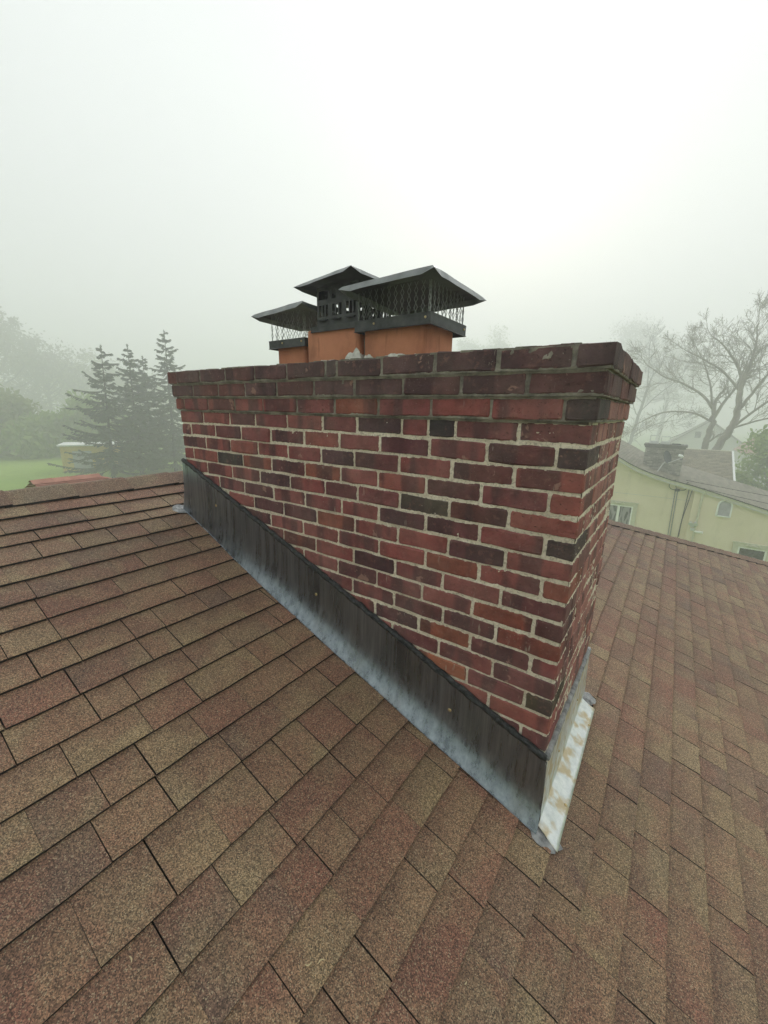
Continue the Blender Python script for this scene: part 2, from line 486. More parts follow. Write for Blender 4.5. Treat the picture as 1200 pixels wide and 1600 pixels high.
ra = rpt(S_RIDGE, Y_GABLE, HD); rb = rpt(S_RIDGE, hip_y(S_RIDGE), HD)
ea = rpt(S_EAVE, Y_GABLE, HD); eb = rpt(S_EAVE, hip_y(S_EAVE), HD)
plane_quad(ra, ea, eb, rb)
XR2 = 2 * ra.x
ma = Vector((XR2 - ea.x, ea.y, ea.z)); mb = Vector((XR2 - eb.x, eb.y, eb.z))
plane_quad(ra, rb, mb, ma)
plane_quad(rb, eb, mb, rb + Vector((-0.001, 0, 0)))
dk.build('roof_deck', M_DECK, house, recalc=True)
wl = MB()
wx0, wx1, wy0, wy1, wz1 = mb.x + 0.4, eb.x - 0.4, Y_GABLE + 0.3, eb.y - 0.4, ea.z + 0.12
wl.box((wx0, wy0, -9.6), (wx1, wy1, wz1))
wl.build('wall', M_SIDING, house)
# back slopes: plain courses, joined
bk = MB()
for k in range(46):
    s0 = S_RIDGE + 0.02 + k * 0.16; s1 = s0 + 0.18
    if s1 > S_EAVE: break
    tt = (0.15 + 0.05 * random.random(), 0.11 + 0.03 * random.random(), 0.08)
    def mir(p): return Vector((XR2 - p.x, p.y, p.z))
    a, b = rpt(s0, Y_GABLE, -0.006), rpt(s0, hip_y(s0), -0.006)
    c, d = rpt(s1, hip_y(s1), 0.002), rpt(s1, Y_GABLE, 0.002)
    bk.add([mir(q) for q in (a, b, c, d)], [(0, 1, 2, 3)], tt, random.random())
    a, b = rpt(s0, hip_y(s0), -0.004), mir(rpt(s0, hip_y(s0), -0.004))
    c, d = mir(rpt(s1, hip_y(s1), 0.003)), rpt(s1, hip_y(s1), 0.003)
    bk.add([a, b, c, d], [(3, 2, 1, 0)], tt, random.random())
tag(bk.build('shingle_courses', M_SH, house), kind='stuff')

# visible slope: each tab its own piece
COURSES = [-2.566, -2.440, -2.312, -2.182, -2.048, -1.926, -1.800, -1.672, -1.543, -1.415, -1.286, -1.158, -1.030, -0.902,
           -0.775, -0.650, -0.526, -0.404, -0.283, -0.163, -0.044, 0.074]
while COURSES[-1] < S_EAVE: COURSES.append(COURSES[-1] + 0.1185)
COURSES = [c - 0.04 if -2.2 < c < -0.7 else c for c in COURSES]
SH_TINTS = [((0.224, 0.150, 0.082), 5), ((0.218, 0.132, 0.076), 5), ((0.215, 0.104, 0.066), 5), ((0.180, 0.108, 0.068), 4),
            ((0.240, 0.168, 0.094), 2), ((0.150, 0.088, 0.060), 4), ((0.190, 0.086, 0.056), 3)]
TINTBAG = [t for t, n in SH_TINTS for _ in range(n)]
rs = random.Random(11)
def shingle_mesh(mb_, s0, s1, y0, y1, tint, rnd, cl0=0.0, cl1=0.0):
    """slab from s0 (under the course above) to s1 (lower edge); 3 stations along y, lower edge a little ragged"""
    lam = rs.choice((0.0, 0.0, 0.0016)); lift0, lift1 = lam + rs.gauss(0, 0.0006), lam + rs.gauss(0, 0.0006)
    T = 0.0095
    st = 4
    top, bot = [], []
    for i in range(st):
        f = i / (st - 1)
        y = y0 + (y1 - y0) * f
        lift = lift0 * (1 - f) + lift1 * f
        hl = 0.0 + lift
        e = s1 + rs.gauss(0, 0.0009)
        hu = -0.0122
        sm = s1 - 0.012
        top.append([rpt(s0, y, hu), rpt(sm, y, hl - 0.0002), rpt(e, y, hl - 0.0012)])
        bot.append([rpt(s0, y, hu - T), rpt(e, y, hl - 0.0012 - T)])
    vs, fs, ed = [], [], []
    for i in range(st): vs += top[i] + bot[i]
    for i in range(st - 1):
        a, b = i * 5, (i + 1) * 5
        fs += [(a, a + 1, b + 1, b), (a + 1, a + 2, b + 2, b + 1)]
        ed.append((a + 2, a + 4, b + 4, b + 2))
    ed += [(0, 3, 4, 2, 1)]
    b = (st - 1) * 5
    ed += [(b, b + 1, b + 2, b + 4, b + 3)]
    mb_.add(vs, fs, tint, rnd, [-0.17, 0.9, 1.0, -0.17, 1.0] * st)
    base_ = len(mb_.v) - len(vs)      # cut edges show the black asphalt core
    for f in ed: mb_.f.append(tuple(i + base_ for i in f)); mb_.t.append((0.0, 0.0, 0.0, rnd))
tabs = []
CAMP = cam.location
for k, s1 in enumerate(COURSES):
    if s1 > S_EAVE: continue
    ymax = hip_y(s1) - 0.05
    ymin = -2.6 if s1 < 1.2 else -1.2
    y = ymin - rs.random() * 0.3
    s_prev = COURSES[k - 1] if k else S_RIDGE
    s0 = max(s_prev - 0.022, S_RIDGE)
    while y < ymax:
        wd = rs.choice((0.11, 0.14, 0.16, 0.18, 0.20, 0.22, 0.25, 0.28)) * (1.0 + 0.1 * rs.random())
        y1 = min(y + wd, ymax)
        if ymax - y1 < 0.06: y1 = ymax
        gap = rs.choice((0.0008, 0.0026, 0.0030, 0.0036, 0.0044))
        segs = [(y, y1 - gap)]
        if -2.06 * 1.0 / CT < s1 and s_prev < -0.02:       # the chimney stands here
            ns = []
            for a, b in segs:
                if b < 0.03 or a > 0.76: ns.append((a, b))
                else:
                    if a < 0.03: ns.append((a, 0.03))
                    if b > 0.76: ns.append((0.76, b))
            segs = ns
        for a, b in segs:
            if b - a > 0.012: tabs.append((s0, s1, a, b, rs.choice(TINTBAG), rs.random()))
        y = y1
# the 300 tabs that show largest become parts of their own, the rest one mass
from bpy_extras.object_utils import world_to_camera_view
Rm = cam.rotation_euler.to_matrix().transposed()
def seen(t):
    s0, s1, a, b = t[:4]
    c = rpt(s1 - 0.06, (a + b) / 2)
    q = Rm @ (c - CAMP)
    if q.z > -0.1: return 0.0
    u, v = q.x / -q.z, q.y / -q.z
    if abs(u) > 1.02 or abs(v) > 1.34: return 0.0
    if c.x < 0.05 and c.y > 0.75: return 0.0                # behind the stack
    d = c - CAMP
    return (b - a) * abs(d.normalized().dot(NRM)) / d.length_squared
tabs.sort(key=seen, reverse=True)
rest = MB()
for i, t in enumerate(tabs):
    if i < 300:
        m_ = MB(); shingle_mesh(m_, *t); m_.build('shingle', M_SH, house)
    else:
        shingle_mesh(rest, *t)
tag(rest.build('shingle_field', M_SH, house), kind='stuff')
# ridge and hip cap shingles
def cap_piece(name, p, q, lap, wa, wb, na, nb, tint):
    """a bent cap from p to q along the ridge; wa/wb point down the two slopes"""
    m_ = MB()
    vs = []
    for (c, up) in ((p, 0.004), (q, 0.013)):
        c = c + Vector((0, 0, up))
        vs += [c + wb * 0.15 - Vector((0, 0, 0.004)), c + wb * 0.02 + Vector((0, 0, 0.003)), c + wa * 0.02 + Vector((0, 0, 0.003)), c + wa * 0.145 - Vector((0, 0, 0.004))]
    lo = [v - Vector((0, 0, 0.009)) for v in vs]
    n = 8
    fs = [(0, 1, 5, 4), (1, 2, 6, 5), (2, 3, 7, 6)]
    fs += [(b + n, a + n, d + n, c + n) for a, b, c, d in fs]
    ed = [(0, 4, 12, 8), (7, 3, 11, 15), (1, 0, 8, 9), (2, 1, 9, 10), (3, 2, 10, 11), (4, 5, 13, 12), (5, 6, 14, 13), (6, 7, 15, 14)]
    m_.add(vs + lo, fs, tint, rs.random())
    for f in ed: m_.f.append(f); m_.t.append((0.0, 0.0, 0.0, 0.5))
    return m_.build(name, M_SH, house, recalc=True)
rdir = Vector((0, 1, 0)); dwn_b = Vector((-CT, 0, -ST))
y = -2.4
RZ = rpt(S_RIDGE, 0, 0.0)
while y < Y_HIP0:
    ln = 0.275
    cap_piece('ridge_shingle', Vector((RZ.x, y, RZ.z + rs.gauss(0, 0.001))), Vector((RZ.x, y + ln + 0.03, RZ.z + rs.gauss(0, 0.001))), 0, DS, dwn_b, 1, 1,
              rs.choice(((0.16, 0.125, 0.078), (0.15, 0.11, 0.072), (0.155, 0.095, 0.06), (0.18, 0.14, 0.09))))
    y += ln
h0 = rpt(S_RIDGE, hip_y(S_RIDGE), 0.0); h1 = rpt(S_EAVE, hip_y(S_EAVE), 0.0)
hd = (h1 - h0).normalized()
wa = (DS * 0.0 + Vector((0, -1, 0)) - hd * hd.dot(Vector((0, -1, 0)))).normalized()
wa = (wa - NRM * wa.dot(NRM)).normalized()
n2 = Vector((0, ST, CT)); wb = (Vector((-1, 0, 0)) - n2 * Vector((-1, 0, 0)).dot(n2)); wb = (wb - hd * wb.dot(hd)).normalized()
L = (h1 - h0).length; d = L
while d > 0.1:
    d0_ = max(d - 0.17, 0)
    cap_piece('hip_shingle', h0 + hd * d0_, h0 + hd * d, 0, wa, wb, 1, 1, rs.choice(((0.17, 0.115, 0.082), (0.16, 0.10, 0.072), (0.18, 0.12, 0.09))))
    d -= 0.145

# ------------------------------------------------------------------ the chimney
HH = 0.0677; BH = 0.0585; DEP = 0.79; WID = 2.09
chim = thing('brick_chimney', (-1.04, 0.4, -1.25), 'wide dark red brick chimney with corbelled top and three clay flues', 'chimney')
rb_ = random.Random(5)
OFF = {1: 0.034, 2: 0.024, 3: 0.012}
ROWS = {
 1: [-2.130, -2.039, -1.817, -1.601, -1.378, -1.168, -0.950, -0.891, -0.683, -0.472, -0.265, -0.058, 0.034],
 2: [-2.119, -1.906, -1.681, -1.466, -1.247, -1.025, -0.812, -0.597, -0.382, -0.178, 0.024],
 3: [-2.112, -2.026, -1.798, -1.571, -1.360, -1.137, -0.924, -0.709, -0.491, -0.283, -0.074, 0.012],
 4: [-2.092, -1.872, -1.639, -1.437, -1.215, -1.002, -0.818, -0.613, -0.506, -0.403, -0.196, 0.0],
 5: [-2.092, -2.003, -1.770, -1.552, -1.332, -1.112, -0.910, -0.708, -0.497, -0.290, -0.082, 0.0],
 6: [-2.092, -1.865, -1.647, -1.428, -1.218, -1.012, -0.831, -0.621, -0.408, -0.196, 0.0],
 7: [-2.090, -1.997, -1.769, -1.552, -1.333, -1.112, -0.904, -0.714, -0.503, -0.297, -0.087, 0.0],
 8: [-2.092, -1.872, -1.648, -1.425, -1.211, -0.993, -0.814, -0.613, -0.408, -0.201, 0.0],
 9: [-2.092, -1.99, -1.770, -1.552, -1.331, -1.114, -0.900, -0.708, -0.499, -0.291, -0.085, 0.0],
 10: [-1.69, -1.482, -1.262, -1.045, -0.829, -0.616, -0.403, -0.200, 0.0],
 11: [-1.575, -1.357, -1.134, -0.919, -0.704, -0.493, -0.284, -0.077, 0.0],
 12: [-1.485, -1.269, -1.055, -0.835, -0.626, -0.416, -0.202, 0.0],
 13: [-1.35, -1.135, -0.922, -0.712, -0.501, -0.298, -0.086, 0.0],
 14: [-1.05, -0.84, -0.625, -0.408, -0.208, 0.0],
 15: [-0.93, -0.72, -0.508, -0.295, -0.084, 0.0],
 16: [-0.84, -0.63, -0.417, -0.205, 0.0],
 17: [-0.72, -0.508, -0.296, -0.089, 0.0],
 18: [-0.62, -0.417, -0.209, 0.0],
 19: [-0.505, -0.295, -0.088, 0.0],
 20: [-0.415, -0.205, 0.0], 21: [-0.30, -0.088, 0.0], 22: [-0.205, 0.0]}
def flash_top(x): return -0.495 + (x + 2.061) * (-0.800 / 2.070)
RED = [(0.250, 0.071, 0.064), (0.232, 0.064, 0.060), (0.265, 0.080, 0.066), (0.210, 0.061, 0.060), (0.250, 0.084, 0.076), (0.190, 0.059, 0.060)]
PURP = [(0.140, 0.046, 0.048), (0.120, 0.045, 0.049)]
DARK = [(0.040, 0.034, 0.036), (0.055, 0.040, 0.036), (0.062, 0.052, 0.040)]
ORAN = [(0.250, 0.078, 0.052), (0.240, 0.072, 0.050)]
SPECIAL = {(3, 10): (0.040, 0.036, 0.037), (4, 8): (0.040, 0.034, 0.036), (4, 6): (0.070, 0.034, 0.040), (5, 10): (0.052, 0.036, 0.036),
           (5, 9): (0.130, 0.040, 0.040), (5, 7): (0.110, 0.036, 0.042), (6, 5): (0.085, 0.036, 0.044), (6, 8): (0.130, 0.044, 0.042), (7, 2): (0.060, 0.054, 0.046), (7, 3): (0.225, 0.068, 0.046),
           (7, 8): (0.110, 0.042, 0.042), (8, 3): (0.085, 0.038, 0.042), (8, 7): (0.085, 0.070, 0.052), (8, 8): (0.120, 0.044, 0.040), (9, 10): (0.050, 0.034, 0.034), (9, 7): (0.105, 0.037, 0.044), (9, 3): (0.10, 0.037, 0.042),
           (10, 6): (0.110, 0.040, 0.044), (12, 3): (0.095, 0.036, 0.038), (13, 5): (0.225, 0.060, 0.040), (13, 6): (0.11, 0.036, 0.038), (14, 4): (0.22, 0.058, 0.042), (14, 3): (0.13, 0.046, 0.046),
           (15, 2): (0.25, 0.075, 0.045), (17, 1): (0.33, 0.105, 0.055), (17, 3): (0.055, 0.044, 0.024),
           (1, 6): (0.070, 0.050, 0.052), (2, 9): (0.095, 0.034, 0.036), (1, 11): (0.085, 0.050, 0.055)}
def brick(m_, x0, x1, y0, y1, z0, z1, tint, rnd, axis='x', rough=1.0):
    """fired brick: long body with worn arrises; octagon section swept along its long axis"""
    L0, L1 = (x0, x1) if axis == 'x' else (y0, y1)
    W0, W1 = (y0, y1) if axis == 'x' else (x0, x1)
    c = [0.0022 + 0.0035 * rb_.random() for _ in range(4)]
    sec = [(W0, z0 + c[0]), (W0 + c[0], z0), (W1 - c[1], z0), (W1, z0 + c[1]), (W1, z1 - c[2]), (W1 - c[2], z1), (W0 + c[3], z1), (W0, z1 - c[3])]
    mw, mz = (W0 + W1) / 2, (z0 + z1) / 2
    e = 0.003 + 0.002 * rb_.random()
    ln = L1 - L0
    sts = [(L0, 1), (L0 + e, 0), (L0 + ln * (0.25 + 0.15 * rb_.random()), 0), (L0 + ln * (0.6 + 0.15 * rb_.random()), 0), (L1 - e, 0), (L1, 1)]
    tl = rb_.gauss(0, 0.0012) * rough
    vs = []
    for i, (l, end) in enumerate(sts):
        dz = tl * ((l - L0) / ln - 0.5)
        for (w, z) in sec:
            jw, jz = rb_.gauss(0, 0.0007) * rough, rb_.gauss(0, 0.0013) * rough
            if end:
                w = w + (e if w < mw else -e); z = z + (e if z < mz else -e)
            w += jw; z += jz + dz
            vs.append(Vector((l + rb_.gauss(0, 0.0006), w, z)) if axis == 'x' else Vector((w, l + rb_.gauss(0, 0.0006), z)))
    n = 8
    fs = [(i * n + k, i * n + (k + 1) % n, (i + 1) * n + (k + 1) % n, (i + 1) * n + k) for i in range(5) for k in range(n)]
    fs += [tuple(range(n - 1, -1, -1)), tuple(5 * n + k for k in range(n))]
    m_.add(vs, fs, tint, rnd)
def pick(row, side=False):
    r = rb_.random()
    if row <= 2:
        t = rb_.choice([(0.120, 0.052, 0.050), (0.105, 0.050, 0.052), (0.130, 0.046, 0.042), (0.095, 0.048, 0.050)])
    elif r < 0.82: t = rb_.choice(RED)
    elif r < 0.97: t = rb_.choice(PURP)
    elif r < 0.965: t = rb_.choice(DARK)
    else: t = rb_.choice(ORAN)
    if side and row > 2: t = tuple(v * 0.5 + w * 0.5 for v, w in zip(t, (0.40, 0.18, 0.15)))  # sun sheen on the side face painted in, bricks blended to pale pink
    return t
nb = 0
JT = 0.0046
for r in range(1, 23):
    xs = ROWS[r]; z1 = -(r - 1) * HH; z0 = z1 - BH
    o = OFF.get(r, 0.0)
    head = (xs[-1] - xs[-2]) < 0.13
    for k in range(len(xs) - 1):
        a, b = xs[k], xs[k + 1]
        if z1 < flash_top(b) - 0.03: continue
        corner = k == len(xs) - 2
        yb = (0.200 if head else 0.098) if corner else 0.098
        x0 = a + (JT if k else 0); x1 = b - (0 if corner else JT)
        t = SPECIAL.get((r, k), pick(r))
        m_ = MB(); pr = rb_.gauss(0, 0.0012)
        brick(m_, x0, x1, -o + pr, yb - o, z0 + rb_.gauss(0, 0.0006), z1 + rb_.gauss(0, 0.0006), t, rb_.random(), 'y' if (corner and head) else 'x', 1.3 if r < 4 else 1.0)
        m_.build('brick', M_BR, chim, recalc=True); nb += 1
    # right side
    yc = (0.200 if head else 0.098) - o
    stop = DEP + o
    if z1 < -1.33: continue
    while yc < stop - 0.03:
        y0 = yc + 2 * JT; y1 = min(y0 + 0.2, stop)
        if stop - y1 < 0.05: y1 = stop
        m_ = MB(); pr = rb_.gauss(0, 0.0012)
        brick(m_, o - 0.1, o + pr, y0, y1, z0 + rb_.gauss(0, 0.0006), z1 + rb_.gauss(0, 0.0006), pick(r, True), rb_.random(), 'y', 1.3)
        m_.build('brick', M_BR, chim, recalc=True); nb += 1
        yc = y1
print('bricks', nb)
# far faces of the stack, laid the same way, joined
bw = MB()
for r in range(1, 20):
    z1 = -(r - 1) * HH; z0 = z1 - BH; o = OFF.get(r, 0.0)
    x = -WID - o + (0.106 if r % 2 else 0.0)
    while x < o - 0.05:
        x1 = min(x + 0.203, o - 0.02)
        brick(bw, x, x1, DEP + o - 0.098, DEP + o, z0, z1, pick(r), rb_.random(), 'x'); x = x1 + 0.0105
    y = 0.11 - o
    while y < DEP + o - 0.13:
        y1 = min(y + 0.203, DEP + o - 0.11)
        brick(bw, -WID - o, -WID - o + 0.098, y, y1, z0, z1, pick(r), rb_.random(), 'y'); y = y1 + 0.0105
tag(bw.build('brickwork', M_BR, chim, recalc=True), kind='stuff')
# mortar: a core whose skin stands a few millimetres behind the brick faces and swells unevenly
def skin(m_, p0, ex, ez, nx, nz, nrm, amp, base):
    vs = []
    for i in range(nx + 1):
        for j in range(nz + 1):
            p = p0 + ex * (i / nx) + ez * (j / nz)
            d_ = base + amp * mnoise.noise(p * 58.0) + amp * 0.8 * mnoise.noise(p * 115.0)
            e = min(i, nx - i, j, nz - j)
            vs.append(p + nrm * d_)
    m_.add(vs, [(i * (nz + 1) + j, (i + 1) * (nz + 1) + j, (i + 1) * (nz + 1) + j + 1, i * (nz + 1) + j + 1) for i in range(nx) for j in range(nz)])
mo = MB()
mo.box((-WID + 0.012, 0.012, -1.75), (-0.012, DEP - 0.012, -0.2))
skin(mo, Vector((-WID + 0.006, 0, -1.5)), Vector((WID - 0.01, 0, 0)), Vector((0, 0, 1.5 - 3 * HH + 0.006)), 400, 260, Vector((0, -1, 0)), 0.0024, -0.0038)
skin(mo, Vector((0, 0.004, -1.5)), Vector((0, DEP - 0.01, 0)), Vector((0, 0, 1.5 - 3 * HH + 0.006)), 150, 260, Vector((1, 0, 0)), 0.0032, -0.0026)
mo.build('mortar', M_MO, chim, smooth=False)
cm = MB()
for r in (3, 2, 1):
    o = OFF[r] - 0.005; z1 = -(r - 1) * HH; 
    cm.box((-WID - o, -o, z1 - HH + 0.004), (o, DEP + o, z1 + 0.002 - 0.004 * (r == 1)))
    skin(cm, Vector((-WID - o, -o, z1 - BH - 0.004)), Vector((WID + 2 * o, 0, 0)), Vector((0, 0, BH + 0.0075 - 0.006 * (r == 1))), 260, 10, Vector((0, -1, 0)), 0.0022, 0.0012)
    skin(cm, Vector((o, -o, z1 - BH - 0.004)), Vector((0, DEP + 2 * o, 0)), Vector((0, 0, BH + 0.0075 - 0.006 * (r == 1))), 100, 10, Vector((1, 0, 0)), 0.0024, 0.0012)
# bed joints squeezed out under the corbels, ragged
for r in (2, 3, 4):
    o = OFF.get(r, 0.0); z = -(r - 1) * HH + 0.003
    pts = [Vector((-WID - o + 0.01 + (WID + 2 * o - 0.02) * i / 90, -o + 0.004, z + 0.0015 * mnoise.noise(Vector((i * 0.7, r, 0))))) for i in range(91)]
    cm.tube(pts, [0.0075 + 0.003 * mnoise.noise(Vector((i * 0.5, r * 3.1, 1))) for i in range(91)], 6)
cm.build('corbel_mortar', M_CM, chim)
cr = MB()
NXC, NYC = 40, 16
vs = []
for i in range(NXC + 1):
    for j in range(NYC + 1):
        x = -WID - 0.01 + (WID + 0.02) * i / NXC; yy = -0.01 + (DEP + 0.02) * j / NYC
        e = min(i / NXC, 1 - i / NXC, j / NYC * 0.5, (1 - j / NYC) * 0.5)
        vs.append(Vector((x, yy, -0.004 + 0.035 * min(1, e * 5) + 0.004 * mnoise.noise(Vector((x * 9, yy * 9, 3))))))
cr.add(vs, [(i * (NYC + 1) + j, (i + 1) * (NYC + 1) + j, (i + 1) * (NYC + 1) + j + 1, i * (NYC + 1) + j + 1) for i in range(NXC) for j in range(NYC)])
cr.build('mortar_crown', M_CM, chim)
# ragged crumbs of mortar along the top edge
cb = MB(); rc = random.Random(3)
for k in range(118):
    if k < 100: p = Vector((-WID - 0.02 + rc.random() * (WID + 0.03), -0.026 + rc.random() * 0.02, 0.0))
    else: p = Vector((0.012 + rc.random() * 0.01, -0.02 + rc.random() * (DEP + 0.04), 0.0))
    q = 0.003 + (0.007 if k < 100 else 0.002) * rc.random()
    cb.obox(p, Vector((q * (1 + 2 * rc.random()), q * 0.3, 0)), Vector((0, q, 0.1 * q)), Vector((0.2 * q, 0, q * 0.45)))
tag(cb.build('mortar_crumbs', M_CM, chim), kind='stuff')

# clay flue liners
def flue(x0, x1, y0, y1, zt, smear):
    m_ = MB(); t = 0.022; c = 0.02
    def ring(ix, z):
        a, b, e, f = x0 + ix, x1 - ix, y0 + ix, y1 - ix
        cc = max(c - ix * 0.5, 0.004)
        pts = []
        for (cx, cy, a0) in ((b - cc, f - cc, 0), (a + cc, f - cc, 90), (a + cc, e + cc, 180), (b - cc, e + cc, 270)):
            for q in range(4):
                an = math.radians(a0 + q * 30)
                pts.append(Vector((cx + cc * math.cos(an), cy + cc * math.sin(an), z)))
        return pts
    R = [ring(0, -0.15), ring(0, zt - 0.004), ring(0.004, zt), ring(t - 0.004, zt), ring(t, zt - 0.004), ring(t, -0.12)]
    n = len(R[0])
    m_.add([q for r_ in R for q in r_], [(i * n + k, i * n + (k + 1) % n, (i + 1) * n + (k + 1) % n, (i + 1) * n + k) for i in range(len(R) - 1) for k in range(n)])
    o = m_.build('flue_liner', M_CLAY, chim)
    sm = MB()
    # smeared mortar: thin uneven skirts lying on the clay
    for (u0, u1, hgt, face) in smear:
        nn = 14
        vs = []
        for i in range(nn + 1):
            f = i / nn
            hh = hgt * (0.25 + 0.65 * max(0.0, math.sin(math.pi * (0.02 + 0.96 * f))) ** 0.45) * (1 + 0.35 * mnoise.noise(Vector((u0 * 9 + i * 0.28, hgt * 40, face))))
            for j in range(4):
                g_ = j / 3
                out = 0.010 * (1 - g_) ** 1.5 + 0.0015 + 0.002 * mnoise.noise(Vector((i * 0.9, j * 0.9, u0 * 7)))
                if j == 3: out = -0.001
                u = u0 + (u1 - u0) * f
                z = -0.02 + (hh + 0.02) * g_
                if face == 0: vs.append(Vector((u, y0 - out, z)))
                else: vs.append(Vector((x1 + out, u, z)))
        sm.add(vs, [(i * 4 + j, (i + 1) * 4 + j, (i + 1) * 4 + j + 1, i * 4 + j + 1) for i in range(nn) for j in range(3)])
    sm.build('mortar_smear', M_SMEAR, o, smooth=True)
    return o
flue(-0.950, -0.651, 0.20, 0.45, 0.150, [(-0.954, -0.880, 0.058, 0), (-0.90, -0.74, 0.048, 0), (-0.84, -0.72, 0.060, 0), (-0.73, -0.64, 0.042, 0), (0.2, 0.45, 0.045, 1)])
flue(-1.288, -0.972, 0.20, 0.46, 0.172, [(-1.29, -1.02, 0.050, 0), (-1.05, -0.962, 0.085, 0), (0.2, 0.4, 0.1, 1)])
flue(-1.556, -1.346, 0.25, 0.46, 0.150, [(-1.55, -1.35, 0.045, 0)])
fb = MB()
fb.box((-0.973, 0.235, -0.01), (-0.949, 0.44, 0.12))
fb.build('mortar_fill', M_CM, chim)

# side flashing: sheet with a flared foot, sealant bead along its head
fl = MB()
def flash_bot(x): return -0.770 + (x + 2.104) * (-0.775 / 2.120)
prof = [(0.0, -0.0150, 0.0), (0.012, -0.0152, 0.0), (0.30, -0.016, 0), (0.50, -0.0175, 0), (0.57, -0.0198, 0), (0.66, -0.0245, 0), (0.75, -0.0320, 0), (0.84, -0.0425, 0), (0.92, -0.0540, 0), (1.0, -0.0670, 0)]
NX = 60
vs = []
for i in range(NX + 1):
    f = i / NX
    for (g_, yy, _) in prof:
        xt = -2.100 + f * (0.012 + 2.100); xb = -2.112 + f * (0.018 + 2.112)
        x = xt + (xb - xt) * g_
        z = flash_top(x) + (flash_bot(x) - flash_top(x)) * g_
        yy2 = (yy if yy > -0.0172 else -0.0172 + (yy + 0.0172) * (0.30 + 0.70 * ss(0.0, 0.45, f))) + 0.0025 * mnoise.noise(Vector((x * 4, z * 4, 0))) * (0.3 + g_)
        vs.append(Vector((x, yy2, z)))
np_ = len(prof)
fl.add(vs, [(i * np_ + j, i * np_ + j + 1, (i + 1) * np_ + j + 1, (i + 1) * np_ + j) for i in range(NX) for j in range(np_ - 1)])
# folded hem at the foot and return at the upper end
bx = [vs[i * np_ + np_ - 1] for i in range(NX + 1)]
fl.tube([q + Vector((0, -0.001, 0.0005)) for q in bx], 0.0022, 5)
ux = [vs[j] for j in range(np_)]
fl.add([q for q in ux] + [q + Vector((-0.004, 0.05 + (-q.y), 0)) for q in ux], [(j, j + np_, j + np_ + 1, j + 1) for j in range(np_ - 1)])
flash = fl.build('side_flashing', M_FL, chim, smooth=True)
rt = random.Random(9)
be = MB()
pts = []; rad = []
for i in range(141):
    f = i / 140
    x = -2.098 + f * 2.105
    pts.append(Vector((x, -0.010 - 0.003 * mnoise.noise(Vector((x * 30, 0, 2))), flash_top(x) + 0.004 + 0.006 * mnoise.noise(Vector((x * 25, 5, 0))))))
    rad.append(0.0105 + 0.0045 * mnoise.noise(Vector((x * 40, 1, 7))) + 0.002 * rt.random())
be.tube(pts, rad, 8)
be.build('sealant_bead', M_TAR, flash, smooth=True)
def screw(p, nrm, par, r=0.0075):
    m_ = MB()
    a = nrm.orthogonal().normalized(); b = nrm.cross(a)
    rg = []
    for (rr, hh) in ((1.0, 0), (0.95, 0.5), (0.6, 0.9), (0.1, 1.0)):
        rg.append([p + (a * math.cos(k * math.pi / 4) + b * math.sin(k * math.pi / 4)) * r * rr + nrm * (hh * 0.004) for k in range(8)])
    m_.add([q for g_ in rg for q in g_], [(i * 8 + k, i * 8 + (k + 1) % 8, (i + 1) * 8 + (k + 1) % 8, (i + 1) * 8 + k) for i in range(3) for k in range(8)] + [tuple(24 + k for k in range(8))])
    return m_.build('screw', M_BRASS, par)
for (x, f) in ((-1.79, 0.35), (-1.04, 0.42), (-0.345, 0.45)):
    screw(Vector((x, -0.018, flash_top(x) + (flash_bot(x) - flash_top(x)) * f)), Vector((0, -1, 0)), flash)
# apron flashing on the downhill side
ap = MB()
YA0, YA1 = -0.020, 0.80
pr2 = [(0.0075, -1.300, None), (0.011, -1.310, None), (0.0135, -1.45, None), (0.017, -1.535, None)]
NYA = 30
vs = []
for i in range(NYA + 1):
    yy = YA0 + (YA1 - YA0) * i / NYA
    for (x, z, _) in pr2:
        vs.append(Vector((x + 0.002 * mnoise.noise(Vector((yy * 5, z * 5, 1))), yy, z)))
np2 = len(pr2)
ap.add(vs, [(i * np2 + j, i * np2 + j + 1, (i + 1) * np2 + j + 1, (i + 1) * np2 + j) for i in range(NYA) for j in range(np2 - 1)])
apron = ap.build('apron_flashing', M_BRT, chim, smooth=True)
ag = MB()
vs = []
NFA = 30
for i in range(NFA + 1):
    yy = -0.045 + (0.735 + 0.045) * i / NFA
    for j in range(6):
        s = 0.012 + (0.080 - 0.012) * j / 5 + (0.012 * (1 - i / NFA) if j else 0.0)
        h_ = 0.012 * (1 - j / 5) ** 2 + 0.0035 + 0.0014 * mnoise.noise(Vector((yy * 7, j * 0.6, 4)))
        vs.append(rpt(s, yy - 0.02 * (j / 5) * (1 - i / NFA), h_))
b_ = [v - NRM * 0.0025 for v in vs]
n_ = len(vs)
fs = [(i * 6 + j, i * 6 + j + 1, (i + 1) * 6 + j + 1, (i + 1) * 6 + j) for i in range(NFA) for j in range(5)]
fs += [(i * 6 + 5, n_ + i * 6 + 5, n_ + (i + 1) * 6 + 5, (i + 1) * 6 + 5) for i in range(NFA)]
fs += [(j, n_ + j, n_ + j + 1, j + 1) for j in range(5)]
ag.add(vs + b_, fs)
ag.build('flange', M_BRT, apron, smooth=True)
for yy in (0.12, 0.60): screw(rpt(0.076, yy, 0.004), NRM, apron, 0.006)
screw(Vector((0.014, 0.20, -1.42)), Vector((1, 0, 0)), apron, 0.005); screw(Vector((0.014, 0.55, -1.42)), Vector((1, 0, 0)), apron, 0.005)
gs = MB()
pts = [Vector((0.004, 0.0 + 0.8 * i / 50, -1.296 + 0.004 * mnoise.noise(Vector((i * 0.5, 0, 0))))) for i in range(51)]
gs.tube(pts, [0.012 + 0.004 * mnoise.noise(Vector((i * 0.7, 3, 0))) for i in range(51)], 7)
